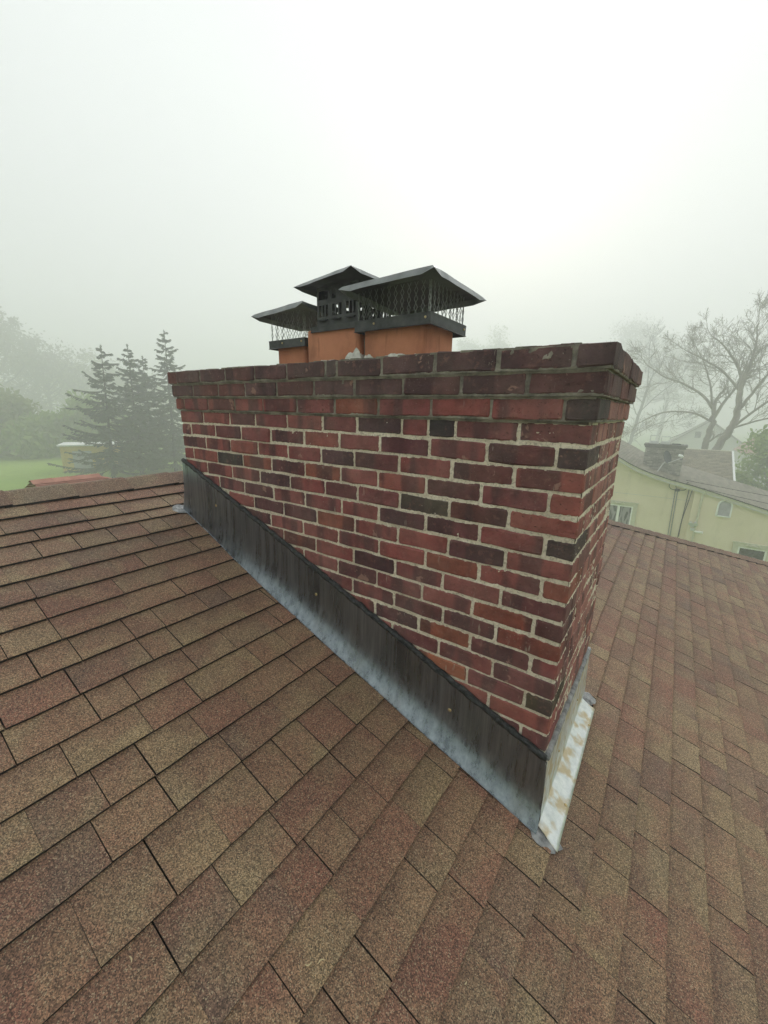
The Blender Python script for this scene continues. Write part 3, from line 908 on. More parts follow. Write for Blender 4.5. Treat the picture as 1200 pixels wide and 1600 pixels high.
gs.build('grey_sealant_bead', M_SILV, apron, smooth=True)
# caulk smears where the flashing ends
def smear(name, cs, cy, rs_, ry, hgt, seed):
    m_ = MB(); NR, NA = 6, 20
    vs = [rpt(cs, cy, 0.002 + hgt)]
    for i in range(1, NR + 1):
        for k in range(NA):
            an = 2 * math.pi * k / NA
            q = i / NR * (1 + 0.35 * mnoise.noise(Vector((math.cos(an) * 1.5, math.sin(an) * 1.5, seed))))
            h_ = hgt * (1 - i / NR) + 0.0012 + 0.0018 * mnoise.noise(Vector((i * 0.9, k * 0.7, seed))) - (0.003 if i == NR else 0)
            vs.append(rpt(cs + rs_ * q * math.cos(an), cy + ry * q * math.sin(an), h_))
    fs = [(0, 1 + k, 1 + (k + 1) % NA) for k in range(NA)]
    fs += [(1 + (i - 1) * NA + k, 1 + i * NA + k, 1 + i * NA + (k + 1) % NA, 1 + (i - 1) * NA + (k + 1) % NA) for i in range(1, NR) for k in range(NA)]
    m_.add(vs, fs)
    return m_.build(name, M_SILV, chim, smooth=True, recalc=True)
smear('caulk_smear', -2.255, -0.035, 0.050, 0.055, 0.001, 1.0)
smear('caulk_smear', 0.045, -0.050, 0.055, 0.040, 0.002, 2.0)
smear('caulk_smear', 0.035, 0.79, 0.045, 0.04, 0.004, 3.0)

# ------------------------------------------------------------------ chimney caps
def wire_mesh(m_, a, b, z0, z1, cell=0.024, r=0.0015):
    """expanded-metal screen between corners a and b: crossing zigzag strands"""
    a, b = Vector(a), Vector(b)
    L_ = (b - a).length; n = max(2, round(L_ / cell)); dx = (b - a) / n
    rows = max(2, round((z1 - z0) / (cell * 0.85))); dz = (z1 - z0) / rows
    for k in range(n + 1):
        for sgn in (0, 1):
            pts = []
            for j in range(rows + 1):
                t = k + (0.5 if (j + sgn) % 2 else 0.0)
                t = max(0, min(n, t - 0.25))
                p = a + dx * t
                pts.append(Vector((p.x, p.y, z0 + dz * j)))
            m_.tube(pts, r, 4, False)
def lid(name, par, fl_, fr_, br_, bl_, rise, drop=0.024, over=0.012):
    """sheet lid: four corners, a low hip rise and a turned-down rim pinched at the corners"""
    m_ = MB(); C_ = [Vector(q) for q in (fl_, fr_, br_, bl_)]
    ctr = sum(C_, Vector()) / 4
    N_ = 8
    def pt(u, v): return (C_[0] * (1 - u) + C_[1] * u) * (1 - v) + (C_[3] * (1 - u) + C_[2] * u) * v
    idx = {}; vs = []
    for i in range(N_ + 1):
        for j in range(N_ + 1):
            u, v = i / N_, j / N_
            p = pt(u, v)
            e = min(u, 1 - u, v, 1 - v) * 2
            idx[i, j] = len(vs)
            vs.append(p + Vector((0, 0, rise * min(1, e * 1.15) + 0.002 * mnoise.noise(p * 12))))
    top = len(vs)
    fs = [(idx[i, j], idx[i + 1, j], idx[i + 1, j + 1], idx[i, j + 1]) for i in range(N_) for j in range(N_)]
    vs += [v - Vector((0, 0, 0.003)) for v in vs]
    fs += [(idx[i, j + 1] + top, idx[i + 1, j + 1] + top, idx[i + 1, j] + top, idx[i, j] + top) for i in range(N_) for j in range(N_)]
    # rim
    edge = [(i, 0) for i in range(N_)] + [(N_, j) for j in range(N_)] + [(N_ - i, N_) for i in range(N_)] + [(0, N_ - j) for j in range(N_)]
    b = len(vs); ne = len(edge)
    for (i, j) in edge:
        p = vs[idx[i, j]]; o = (p - ctr); o.z = 0; o.normalize()
        corner = (i in (0, N_)) and (j in (0, N_))
        vs.append(p + o * (over * (1.5 if corner else 1.0)) - Vector((0, 0, drop * (0.45 if corner else 1.0))) + Vector((0, 0, 0.0015 * mnoise.noise(p * 30))))
    for (i, j) in edge:
        p = vs[b + edge.index((i, j))]
        o = (ctr - p); o.z = 0; o.normalize()
        vs.append(p + o * 0.003 + Vector((0, 0, 0.0005)))
    rf_ = []
    for k in range(ne):
        k2 = (k + 1) % ne
        a1, a2 = idx[edge[k]], idx[edge[k2]]
        rf_ += [(a2, a1, b + k, b + k2), (b + k2, b + k, b + ne + k, b + ne + k2), (b + ne + k2, b + ne + k, a1 + top, a2 + top)]
    m_.add(vs[:b], fs)
    o = m_.build(name, M_BLK, par)
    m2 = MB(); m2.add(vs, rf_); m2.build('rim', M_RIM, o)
    return o
def band(par, x0, x1, y0, y1, z0, z1, tilt=0.0):
    m_ = MB(); t = 0.003
    def R(i, z): return [Vector((x0 + i, y0 + i, z)), Vector((x1 - i, y0 + i, z)), Vector((x1 - i, y1 - i, z)), Vector((x0 + i, y1 - i, z))]
    rings = [R(0.004, z1 + 0.001), R(-0.001, z1), R(0, z1 - 0.012), R(0, z0 + 0.004), R(-0.003, z0), R(t, z0), R(t, z1 - 0.002), R(0.03, z1 - 0.003)]
    m_.add([q for r_ in rings for q in r_], [(i * 4 + k, i * 4 + (k + 1) % 4, (i + 1) * 4 + (k + 1) % 4, (i + 1) * 4 + k) for i in range(len(rings) - 1) for k in range(4)])
    return m_.build('base_band', M_BLK, par)
def mesh_cap(label, x0, x1, y0, y1, zb0, zb1, corners, zl, rise, cell):
    c = thing('chimney_cap', ((x0 + x1) / 2, (y0 + y1) / 2, zb0), label, 'chimney cap', 'black metal chimney caps')
    band(c, x0, x1, y0, y1, zb0, zb1)
    i = 0.010
    for (a, b) in (((x0 + i, y0 + i), (x1 - i, y0 + i)), ((x1 - i, y0 + i), (x1 - i, y1 - i)), ((x0 + i, y1 - i), (x1 - i, y1 - i)), ((x0 + i, y0 + i), (x0 + i, y1 - i))):
        m_ = MB(); wire_mesh(m_, (a[0], a[1], 0), (b[0], b[1], 0), zb1 - 0.006, zl + 0.004, cell)
        m_.build('mesh_screen', M_WIRE, c)
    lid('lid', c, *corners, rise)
    for (px, py, nx, ny) in ((x1 - 0.022, y0, 0, -1), (x0 + 0.10, y0, 0, -1), (x1, y1 - 0.02, 1, 0)):
        screw(Vector((px, py, (zb0 + zb1) / 2 + 0.004)), Vector((nx, ny, 0)), c, 0.005)
    return c
mesh_cap('largest black metal cap, diamond mesh under a wide pitched lid, nearest the right end', -0.972, -0.612, 0.172, 0.478, 0.134, 0.177,
         ((-0.965, 0.09, 0.288), (-0.565, 0.09, 0.298), (-0.555, 0.498, 0.286), (-0.965, 0.49, 0.272)), 0.283, 0.030, 0.031)
mesh_cap('low black mesh cap on the small flue farthest from the right end of the chimney', -1.580, -1.322, 0.222, 0.488, 0.113, 0.152,
         ((-1.650, 0.195, 0.281), (-1.262, 0.155, 0.288), (-1.262, 0.55, 0.274), (-1.650, 0.55, 0.274)), 0.272, 0.028, 0.038)
# middle cap: tall slotted body
sc = thing('chimney_cap', (-1.12, 0.32, 0.17), 'tall black cap with slotted sheet sides on the middle flue', 'chimney cap', 'black metal chimney caps')
bx0, bx1, by0, by1, bz0, bz1 = -1.225, -0.985, 0.212, 0.452, 0.172, 0.345
def slotted(m_, a, b, nrm):
    """sheet wall with two tiers of upright slots, built from strips"""
    a, b = Vector(a), Vector(b); u = (b - a); W_ = u.length; u = u / W_
    t = nrm * 0.0012
    def strip(u0, u1, z0, z1): m_.obox(a + u * ((u0 + u1) / 2) + Vector((0, 0, (z0 + z1) / 2)), u * ((u1 - u0) / 2), nrm * 0.0013, Vector((0, 0, (z1 - z0) / 2)))
    zs = (bz0, bz0 + 0.052, bz0 + 0.100, bz0 + 0.122, bz0 + 0.158, bz1)
    strip(0, W_, zs[0], zs[1]); strip(0, W_, zs[2], zs[3]); strip(0, W_, zs[4], zs[5])
    n = 3
    for k in range(n):
        p0 = W_ * k / n; w = W_ / n
        strip(p0, p0 + w * 0.16, zs[1], zs[2]); strip(p0 + w * 0.84, p0 + w, zs[1], zs[2])
        for q in (0.34, 0.58): strip(p0 + w * q, p0 + w * (q + 0.09), zs[1], zs[2])
        strip(p0, p0 + w * 0.14, zs[3], zs[4]); strip(p0 + w * 0.86, p0 + w, zs[3], zs[4])
        if k: strip(p0 + w * 0.40, p0 + w * 0.9, zs[3], zs[4])
        # pressed louvre under each slot group
        m_.obox(a + u * (p0 + w * 0.5) + nrm * 0.006 + Vector((0, 0, bz0 + 0.036)), u * (w * 0.33), nrm * 0.007 + Vector((0, 0, -0.004)), Vector((0, 0, 0.0012)) + nrm * 0.001)
for (a, b, n_, nm) in (((bx0, by0, 0), (bx1, by0, 0), (0, -1, 0), 'f'), ((bx1, by0, 0), (bx1, by1, 0), (1, 0, 0), 'r'), ((bx1, by1, 0), (bx0, by1, 0), (0, 1, 0), 'b'), ((bx0, by1, 0), (bx0, by0, 0), (-1, 0, 0), 'l')):
    m_ = MB(); slotted(m_, a, b, Vector(n_)); m_.build('slotted_side', M_BLK, sc)
band(sc, -1.246, -0.966, 0.190, 0.472, 0.158, 0.182)
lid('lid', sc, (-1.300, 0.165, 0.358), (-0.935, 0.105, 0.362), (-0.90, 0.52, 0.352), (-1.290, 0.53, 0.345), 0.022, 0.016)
m_ = MB(); m_.tube([(-0.985, 0.208, 0.186), (-0.965, 0.205, 0.184), (-0.955, 0.205, 0.187)], 0.004, 6); m_.build('clamp_bolt', M_BLK, sc)

# dry husks lying on the shingles
rh = random.Random(21)
husk_lab = ['pale curled seed husk on the shingles near the bottom edge, left of the chimney corner', 'pale curved husk beside another husk low on the roof', 'tiny white chip on the brown shingles below the flashing',
            'thin tan husk on the shingles at the lower left', 'small white fleck on the roof right of the lower corner of the chimney', 'pale chip of debris beside the apron flashing']
for i, (s, y_, ln) in enumerate(((-0.33, -0.79, 0.016), (-0.315, -0.765, 0.017), (-0.20, -0.10 - 0.26, 0.007), (-0.62, -1.04, 0.013), (-0.02, -0.55, 0.009), (0.12, 0.20, 0.006))):
    m_ = MB(); an = rh.random() * 6.28
    pts = []
    for k in range(7):
        t = k / 6 - 0.5
        pts.append(rpt(s + ln * (t * math.cos(an) - 0.9 * t * t * math.sin(an)), y_ + ln * (t * math.sin(an) + 0.9 * t * t * math.cos(an)), 0.002 + 0.004 * t * t))
    m_.tube(pts, [0.0004, 0.0010, 0.0013, 0.0014, 0.0013, 0.0010, 0.0004], 5)
    o = m_.build('seed_husk', M_STRAW, loc=tuple(rpt(s, y_, 0)))
    tag(o, husk_lab[i], 'debris', 'husks and chips on the roof')

# ------------------------------------------------------------------ low red roof just beyond the ridge
gar = thing('garage', (-8.6, 2.4, -6.5), 'low red shingled roof peeping over the ridge of the brown roof', 'garage')
m_ = MB(); m_.box((-10.6, 1.1, -6.9), (-6.6, 3.8, -2.35)); m_.build('wall', M_SIDING, gar)
m_ = MB()
for k in range(16):
    f0, f1 = k / 16, (k + 1.15) / 16
    for sx in (-1, 1):
        q = rs.random() * 0.2 + 0.9
        pts = [Vector((-8.6 + sx * 2.5 * f0, 0.8, -1.46 - 0.95 * f0)), Vector((-8.6 + sx * 2.5 * f0, 1.72 + 2.5 * f0, -1.46 - 0.95 * f0)), Vector((-8.6 + sx * 2.5 * f1, 1.72 + 2.5 * f1, -1.45 - 0.95 * f1)), Vector((-8.6 + sx * 2.5 * f1, 0.8, -1.45 - 0.95 * f1))]
        m_.add(pts, [(0, 1, 2, 3)], (q, q, q), rs.random())
    q = rs.random() * 0.2 + 0.9
    m_.add([Vector((-8.6 - 2.5 * f0, 1.72 + 2.5 * f0, -1.46 - 0.95 * f0)), Vector((-8.6 + 2.5 * f0, 1.72 + 2.5 * f0, -1.46 - 0.95 * f0)), Vector((-8.6 + 2.5 * f1, 1.72 + 2.5 * f1, -1.45 - 0.95 * f1)), Vector((-8.6 - 2.5 * f1, 1.72 + 2.5 * f1, -1.45 - 0.95 * f1))], [(0, 1, 2, 3)], (q, q, q), 0.4)
m_.build('roof', M_FARRED, gar)
m_ = MB()
for k in range(4):
    y0 = 0.78 + k * 0.24
    q = rs.random() * 0.25 + 0.9
    m_.add([Vector((-8.75, y0, -1.50)), Vector((-8.6, y0, -1.445)), Vector((-8.45, y0, -1.50)), Vector((-8.75, y0 + 0.3, -1.494)), Vector((-8.6, y0 + 0.3, -1.437)), Vector((-8.45, y0 + 0.3, -1.494))], [(0, 1, 4, 3), (1, 2, 5, 4)], (q, q, q), rs.random())
m_.build('ridge_cap', M_FARRED, gar)
m_ = MB(); m_.add([Vector((-11.0, 1.1, -2.4)), Vector((-6.2, 1.1, -2.4)), Vector((-8.6, 1.1, -1.5))], [(0, 1, 2)]); m_.build('gable', M_DARK, gar)

# ------------------------------------------------------------------ yellow-green stucco house on the right
YF = 24.0
nh = thing('stucco_house', (1.5, 28.0, -9.4), 'pale yellow-green stucco house with grey shingles, arched louvre vent and curved eave line', 'house')
PROF = [(-3.6, -1.62), (-2.9, -1.95), (-2.191, -2.30), (-1.60, -2.62), (-1.099, -2.855), (-0.494, -3.065), (0.371, -3.305), (1.324, -3.500), (1.804, -3.621), (3.008, -3.955), (4.207, -4.281), (6.2, -4.82)]
def roof_z(x):
    for (a, za), (b, zb) in zip(PROF, PROF[1:]):
        if x <= b: return za + (zb - za) * (x - a) / (b - a)
    return PROF[-1][1]
def wall_poly(x0, x1, y, zb, drop, y2):
    m_ = MB()
    xs = [x0] + [p[0] for p in PROF if x0 < p[0] < x1] + [x1]
    n = len(xs)
    vs = [Vector((x, y, zb)) for x in xs] + [Vector((x, y, roof_z(x) - drop)) for x in xs]
    vs += [Vector((x, y2, zb)) for x in xs] + [Vector((x, y2, roof_z(x) - drop)) for x in xs]
    fs = [(i, i + 1, n + i + 1, n + i) for i in range(n - 1)] + [(2 * n + i + 1, 2 * n + i, 3 * n + i, 3 * n + i + 1) for i in range(n - 1)]
    fs += [(2 * n, 0, n, 3 * n), (n - 1, 3 * n - 1, 4 * n - 1, 2 * n - 1)]
    m_.add(vs, fs)
    return m_
wall_poly(-3.5, 1.50, YF + 0.34, -9.6, 0.06, YF + 8.8).build('wall', M_STU, nh)
wall_poly(1.725, 6.0, YF, -9.6, 0.06, YF + 8.8).build('wall', M_STU, nh)
m_ = MB(); m_.box((1.40, YF + 0.01, -9.6), (1.735, YF + 0.5, roof_z(1.73) - 0.15)); m_.build('wall', M_STU, nh)
# hairline crack / stucco joint
m_ = MB(); m_.tube([(-2.6, YF + 0.337, -4.36), (-0.5, YF + 0.337, -4.345), (1.40, YF + 0.337, -4.352)], 0.006, 4); m_.build('stucco_joint', M_VENT, nh)
# roof: courses following the flared profile
xs_ = []
x = -3.55
rf = MB(); rr_ = random.Random(4)
step = 0.14
def roof_course(x0, x1, lift):
    yy = YF - 0.22
    z0, z1 = roof_z(x0), roof_z(x1)
    while yy < YF + 9.0:
        w = 0.9 + 0.5 * rr_.random(); y1 = min(yy + w, YF + 9.0)
        q = 0.82 + 0.36 * rr_.random()
        rf.add([Vector((x0, yy, z0)), Vector((x1 + 0.01, yy, z1 + lift)), Vector((x1 + 0.01, y1, z1 + lift)), Vector((x0, y1, z0)), Vector((x1 + 0.01, yy, z1 - 0.02)), Vector((x1 + 0.01, y1, z1 - 0.02))],
               [(0, 1, 2, 3), (1, 4, 5, 2)], (q, q * (0.97 + 0.04 * rr_.random()), q * 0.97), rr_.random())
        yy = y1
while x < 6.1:
    roof_course(x, x + step, 0.022); x += step
rf.build('roof', M_FARSH, nh)
m_ = MB()
xs = [-3.6, -2.9, -2.19, -1.6, -1.1, -0.5, 0.37, 1.32, 1.9, 3.0, 4.2, 6.15]
for (h0_, h1_, y_, nm) in ((0.0, -0.235, YF - 0.14, 'fascia'),):
    n = len(xs)
    for i in range(n - 1):
        a, b = xs[i], xs[i + 1]
        za, zb = roof_z(a) - 0.03, roof_z(b) - 0.03
        m_.add([Vector((a, y_, za)), Vector((b, y_, zb)), Vector((b, y_, zb - 0.22)), Vector((a, y_, za - 0.22)), Vector((a, YF + 0.36, za - 0.2)), Vector((b, YF + 0.36, zb - 0.2))], [(3, 2, 1, 0), (2, 3, 4, 5)])
m_.build('fascia', M_TRIM, nh)
m_ = MB()
pts = [(a, YF - 0.20, roof_z(a) - 0.012) for a in xs]
m_.tube(pts, 0.018, 5); m_.build('drip_edge', M_DARK, nh)
m_ = MB()
pts = [(a, YF - 0.146, roof_z(a) - 0.19) for a in xs]
m_.tube(pts, 0.012, 4); m_.build('fascia_moulding', M_VENT, nh)
# rear wing with its own shingle slope
m_ = MB()
RW_Y0, RW_Y1, RW_Z0, RW_Z1 = YF + 8.95, YF + 14.2, -4.45, -2.60
nc = 24
for k in range(nc):
    f0, f1 = k / nc, (k + 1) / nc
    xx = -1.2
    while xx < 3.72:
        x1_ = min(xx + 0.25 + 0.4 * rr_.random(), 3.72); q = 0.72 + 0.5 * rr_.random()
        za, zb = RW_Z0 + (RW_Z1 - RW_Z0) * f0, RW_Z0 + (RW_Z1 - RW_Z0) * f1
        ya, yb = RW_Y0 + (RW_Y1 - RW_Y0) * f0, RW_Y0 + (RW_Y1 - RW_Y0) * f1
        m_.add([Vector((xx, ya, za + 0.03)), Vector((x1_, ya, za + 0.03)), Vector((x1_, yb, zb)), Vector((xx, yb, zb)), Vector((xx, ya, za - 0.02)), Vector((x1_, ya, za - 0.02))], [(0, 1, 2, 3), (4, 5, 1, 0)], (q * 1.06, q, q * 0.9), rr_.random())
        xx = x1_
m_.build('rear_roof', M_FARSH, nh)
m_ = MB(); m_.box((-1.2, RW_Y1 - 0.02, RW_Z1 - 0.15), (3.74, RW_Y1 + 0.25, RW_Z1 + 0.03)); m_.box((-1.1, RW_Y0 + 0.5, -9.6), (3.6, RW_Y1, -4.3)); m_.build('rear_wall', M_TRIM, nh)
m_ = MB(); m_.add([Vector((3.72, RW_Y0, RW_Z0 - 0.12)), Vector((3.72, RW_Y1, RW_Z1 - 0.12)), Vector((3.72, RW_Y1, RW_Z1 + 0.05)), Vector((3.72, RW_Y0, RW_Z0 + 0.05)), Vector((3.84, RW_Y0, RW_Z0 + 0.05)), Vector((3.84, RW_Y1, RW_Z1 + 0.05)), Vector((3.84, RW_Y0, RW_Z0 - 0.12)), Vector((3.84, RW_Y1, RW_Z1 - 0.12))],
                  [(3, 4, 5, 2), (4, 6, 7, 5), (0, 6, 4, 3)]); m_.build('rake_board', M_WHITE, nh)
# windows
def window(xc, zt, w, h, y, mull, key, pane_m):
    f = MB(); fw = 0.07
    f.box((xc - w / 2, y - 0.05, zt - h), (xc - w / 2 + fw, y + 0.02, zt)); f.box((xc + w / 2 - fw, y - 0.05, zt - h), (xc + w / 2, y + 0.02, zt))
    f.box((xc - w / 2 + fw, y - 0.048, zt - fw), (xc + w / 2 - fw, y + 0.02, zt)); f.box((xc - w / 2 + fw, y - 0.048, zt - h), (xc + w / 2 - fw, y + 0.02, zt - h + fw))
    if mull: f.box((xc - 0.06, y - 0.046, zt - h + fw), (xc + 0.06, y + 0.02, zt - fw))
    o = f.build('window', M_WHITE, nh)
    if mull:
        for sx in (-1, 1):
            p = MB(); a_, b_ = sorted((xc + sx * 0.06, xc + sx * (w / 2 - fw))); p.box((a_, y - 0.015, zt - h + fw), (b_, y - 0.005, zt - fw)); p.build('pane', pane_m, o)
    else:
        p = MB(); p.box((xc - w / 2 + fw, y - 0.015, zt - h + fw), (xc + w / 2 - fw, y - 0.005, zt - fw)); p.build('pane', pane_m, o)
    s = MB(); tw = 0.20
    s.box((xc - w / 2 - tw, y - 0.075, zt - h - 0.02), (xc - w / 2, y + 0.01, zt)); s.box((xc + w / 2, y - 0.075, zt - h - 0.02), (xc + w / 2 + tw, y + 0.01, zt))
    s.box((xc - w / 2 - tw, y - 0.078, zt), (xc + w / 2 + tw, y + 0.01, zt + 0.17)); s.box((xc - w / 2 - tw - 0.04, y - 0.11, zt + 0.17), (xc + w / 2 + tw + 0.04, y + 0.01, zt + 0.22))
    s.build('surround', M_TRIM, o)
    k = MB()
    for (dx, ww, hh) in ((0, 0.20, 0.12), (-0.2, 0.10, 0.08), (0.2, 0.10, 0.08)):
        k.tube([(xc + dx - ww, y - 0.11, zt + 0.09), (xc + dx, y - 0.135, zt + 0.13), (xc + dx + ww, y - 0.11, zt + 0.09)], [0.02, 0.055, 0.02], 6)
    k.build('ornament', M_TRIM, o)
    return o
def m_curt():
    n = NT('window_with_curtain', 0.15, 0.0, 0.6)
    w_ = n.noise(3.0, 2, 0.5, n.map(scale=(2.2, 1, 0.4)), 1.0)
    n.color(n.mix(n.ramp(w_, [(0.45, 0), (0.55, 1)]), (0.025, 0.026, 0.03), (0.30, 0.28, 0.31)))
    return n.m
window(-1.79, -5.02, 1.35, 1.35, YF + 0.34, True, True, m_curt())
window(4.02, -6.22, 1.05, 1.3, YF, False, True, M_GLASS)
# gable vent
m_ = MB()
vx, vz0, vz1, vw = 2.66, -4.86, -4.33, 0.26
arch = [Vector((vx - vw, YF - 0.05, vz0)), Vector((vx - vw, YF - 0.05, vz1))] + [Vector((vx + vw * math.cos(math.pi - k * math.pi / 10), YF - 0.05, vz1 + vw * math.sin(math.pi - k * math.pi / 10))) for k in range(1, 10)] + [Vector((vx + vw, YF - 0.05, vz1)), Vector((vx + vw, YF - 0.05, vz0))]
for a, b in zip(arch, arch[1:] + arch[:1]):
    d_ = (b - a); m_.obox((a + b) / 2, d_ / 2 * 1.02, Vector((0, 0.055, 0)), Vector((d_.z, 0, -d_.x)).normalized() * 0.032)
vent = m_.build('gable_vent', M_WHITE, nh)
m_ = MB(); m_.add([Vector((vx + (q.x - vx) * 0.97, YF - 0.009, q.z)) for q in arch], [tuple(range(len(arch)))[::-1]]); m_.build('vent_back', M_DARK, vent)
for k in range(11):
    z = vz0 + 0.05 + k * 0.064
    hw = vw - 0.03 if z < vz1 else math.sqrt(max(0.0, (vw - 0.03) ** 2 - (z - vz1) ** 2))
    if hw < 0.05: continue
    m_ = MB(); m_.obox(Vector((vx, YF - 0.035, z)), Vector((hw, 0, 0)), Vector((0, 0.03, 0.024)), Vector((0, 0.003, -0.004))); m_.build('louver', M_LGREY, vent)
# downspout, conduits, cables, fixtures
m_ = MB(); m_.tube([(1.80, YF - 0.16, -3.66), (1.79, YF - 0.12, -3.80), (1.72, YF - 0.06, -3.95), (1.70, YF - 0.06, -6.0), (1.66, YF - 0.06, -9.3)], 0.05, 8); m_.build('downspout', M_TRIM, nh)
yc_ = YF + 0.30
for (dx) in (0.0, 0.10):
    m_ = MB(); m_.tube([(0.60 + dx, yc_, -3.88), (0.66 + dx, yc_, -6.2), (0.70 + dx, yc_, -9.3)], 0.022, 6); m_.build('conduit', M_PIPE, nh)
m_ = MB(); m_.box((0.58, yc_ - 0.08, -3.92), (0.78, yc_ + 0.05, -3.80)); m_.build('junction_box', M_CABLE, nh)
for pts in ([(1.16, yc_, -3.68), (1.14, yc_, -4.6), (1.10, yc_, -6.2), (1.10, yc_, -9.0)], [(1.30, yc_, -3.72), (1.24, yc_ - 0.02, -4.3), (1.13, yc_, -5.4), (1.13, yc_, -6.3)],
            [(0.62, yc_ - 0.05, -3.86), (0.40, yc_ - 0.15, -3.80), (0.30, yc_ - 0.2, -3.62), (0.42, yc_ - 0.3, -3.42), (0.52, YF - 0.2, -3.30), (0.58, yc_ - 0.2, -3.6), (0.64, yc_ - 0.05, -3.84)],
            [(0.76, yc_ - 0.05, -3.86), (0.98, yc_ - 0.1, -3.80), (1.08, yc_ - 0.2, -3.60), (1.00, YF - 0.2, -3.40), (1.06, YF - 0.2, -3.34)],
            [(1.16, yc_, -3.68), (1.30, yc_ - 0.2, -3.60), (1.75, YF - 0.2, -3.58)]):
    m_ = MB()
    # smooth the path
    P = [Vector(q) for q in pts]; out = []
    for i in range(len(P) - 1):
        a = P[max(i - 1, 0)]; b = P[i]; c = P[i + 1]; d_ = P[min(i + 2, len(P) - 1)]
        for k in range(6):
            t = k / 6
            out.append(0.5 * ((2 * b) + (c - a) * t + (2 * a - 5 * b + 4 * c - d_) * t * t + (3 * b - a - 3 * c + d_) * t ** 3))
    out.append(P[-1])
    m_.tube(out, 0.017, 5); m_.build('cable', M_CABLE, nh)
lt = MB(); lt.box((1.50, YF - 0.10, -5.60), (1.66, YF + 0.02, -5.42))
for dx in (-0.09, 0.09): lt.tube([(1.58 + dx, YF - 0.10, -5.36), (1.58 + dx * 1.3, YF - 0.26, -5.42)], [0.06, 0.085], 8)
lt.box((1.52, YF - 0.12, -5.78), (1.68, YF + 0.02, -5.66)); lt.build('security_light', M_LGREY, nh)
lt = MB(); lt.tube([(1.70, YF - 0.06, -5.80), (1.82, YF - 0.16, -5.80), (2.02, YF - 0.26, -5.76)], [0.045, 0.06, 0.06], 8); lt.build('wall_camera', M_WHITE, nh)
# its chimney
nch = MB(); rk = random.Random(8)
cx0, cx1, cyf, cz0, cz1 = -1.11, 0.70, 26.0, -3.35, -1.68
nch.box((cx0 + 0.02, cyf + 0.02, cz0), (cx1 - 0.02, cyf + 0.90, cz1))
chn = nch.build('chimney', M_GBRICK, nh)
chn.data.attributes['tint'].data.foreach_set('color', [0.34, 0.33, 0.30, 0.3] * len(chn.data.polygons))
bb = MB()
z = cz0
row = 0
while z < cz1 - 0.12:
    xx = cx0 - (0.11 if row % 2 else 0)
    while xx < cx1:
        a, b = max(xx, cx0), min(xx + 0.21, cx1)
        q = 0.20 + 0.20 * rk.random()
        if b - a > 0.03: bb.box((a, cyf + rk.random() * 0.006, z), (b - 0.012, cyf + 0.1, z + 0.068), (q, q * 0.96, q * 0.86), rk.random())
        xx += 0.222
    z += 0.08; row += 1
tag(bb.build('brickwork', M_GBRICK, chn), kind='stuff')
m_ = MB(); m_.box((cx0 - 0.09, cyf - 0.08, cz1 - 0.11), (cx1 + 0.09, cyf + 0.98, cz1 + 0.01), (0.15, 0.145, 0.13)); m_.box((cx0 - 0.04, cyf - 0.04, cz1 - 0.2), (cx1 + 0.04, cyf + 0.94, cz1 - 0.11), (0.17, 0.165, 0.15)); m_.build('chimney_coping', M_GBRICK, chn)
for (a, b, zt) in ((-0.98, -0.55, -1.20), (-0.46, -0.04, -1.25)):
    m_ = MB()
    m_.box((a, 26.2, zt - 0.04), (b, 26.62, zt + 0.0)); m_.box((a, 26.2, cz1), (b, 26.62, cz1 + 0.12))
    for (u, v) in ((a + 0.012, 26.21), (b - 0.012, 26.21), (a + 0.012, 26.61), (b - 0.012, 26.61)): m_.box((u - 0.012, v - 0.012, cz1 + 0.12), (u + 0.012, v + 0.012, zt - 0.04))
    m_.box((a + 0.04, 26.24, cz1 + 0.12), (b - 0.04, 26.58, cz1 + 0.16), (0.3, 0.2, 0.15))
    m_.build('flue_cap', M_LGREY, chn)
m_ = MB(); m_.box((0.08, 26.2, cz1 + 0.01), (0.48, 26.6, cz1 + 0.05), (0.08, 0.08, 0.07)); m_.build('flue_plate', M_DARK, chn)

# satellite dish on that roof
ds = thing('satellite_dish', (-0.34, 25.2, roof_z(-0.34)), 'dark grey satellite dish on the grey roof in front of the far chimney', 'satellite dish')
dc = Vector((0.0, 25.15, -2.28)); dn = Vector((0.80, -0.50, 0.33)).normalized()
da = dn.cross(Vector((0, 0, 1))).normalized(); db = da.cross(dn)
m_ = MB(); vs = [dc - dn * 0.05]
NR, NA = 4, 20
for i in range(1, NR + 1):
    for k in range(NA):
        an = 2 * math.pi * k / NA
        vs.append(dc + (da * math.cos(an) * 0.30 + db * math.sin(an) * 0.36) * (i / NR) - dn * (0.05 * (1 - (i / NR) ** 2)))
n0 = len(vs)
fs = [(0, 1 + k, 1 + (k + 1) % NA) for k in range(NA)] + [(1 + (i - 1) * NA + k, 1 + i * NA + k, 1 + i * NA + (k + 1) % NA, 1 + (i - 1) * NA + (k + 1) % NA) for i in range(1, NR) for k in range(NA)]
vs2 = [v - dn * 0.014 for v in vs]
fs2 = [tuple(n0 + q for q in reversed(f)) for f in fs]
rim = [(1 + (NR - 1) * NA + k, 1 + (NR - 1) * NA + (k + 1) % NA, n0 + 1 + (NR - 1) * NA + (k + 1) % NA, n0 + 1 + (NR - 1) * NA + k) for k in range(NA)]
m_.add(vs + vs2, fs + fs2 + rim); m_.build('reflector', M_GREYM, ds, smooth=False)
m_ = MB(); m_.tube([(-0.36, 25.2, roof_z(-0.36) - 0.05), (-0.15, 25.2, -2.66), (-0.07, 25.19, -2.55), (-0.06, 25.18, -2.42)], 0.03, 7); m_.build('mast', M_LGREY, ds)
m_ = MB(); m_.tube([(0.05, 25.1, -2.60), (0.35, 24.95, -2.42), (0.60, 24.85, -2.26)], 0.024, 6); m_.build('arm', M_LGREY, ds)
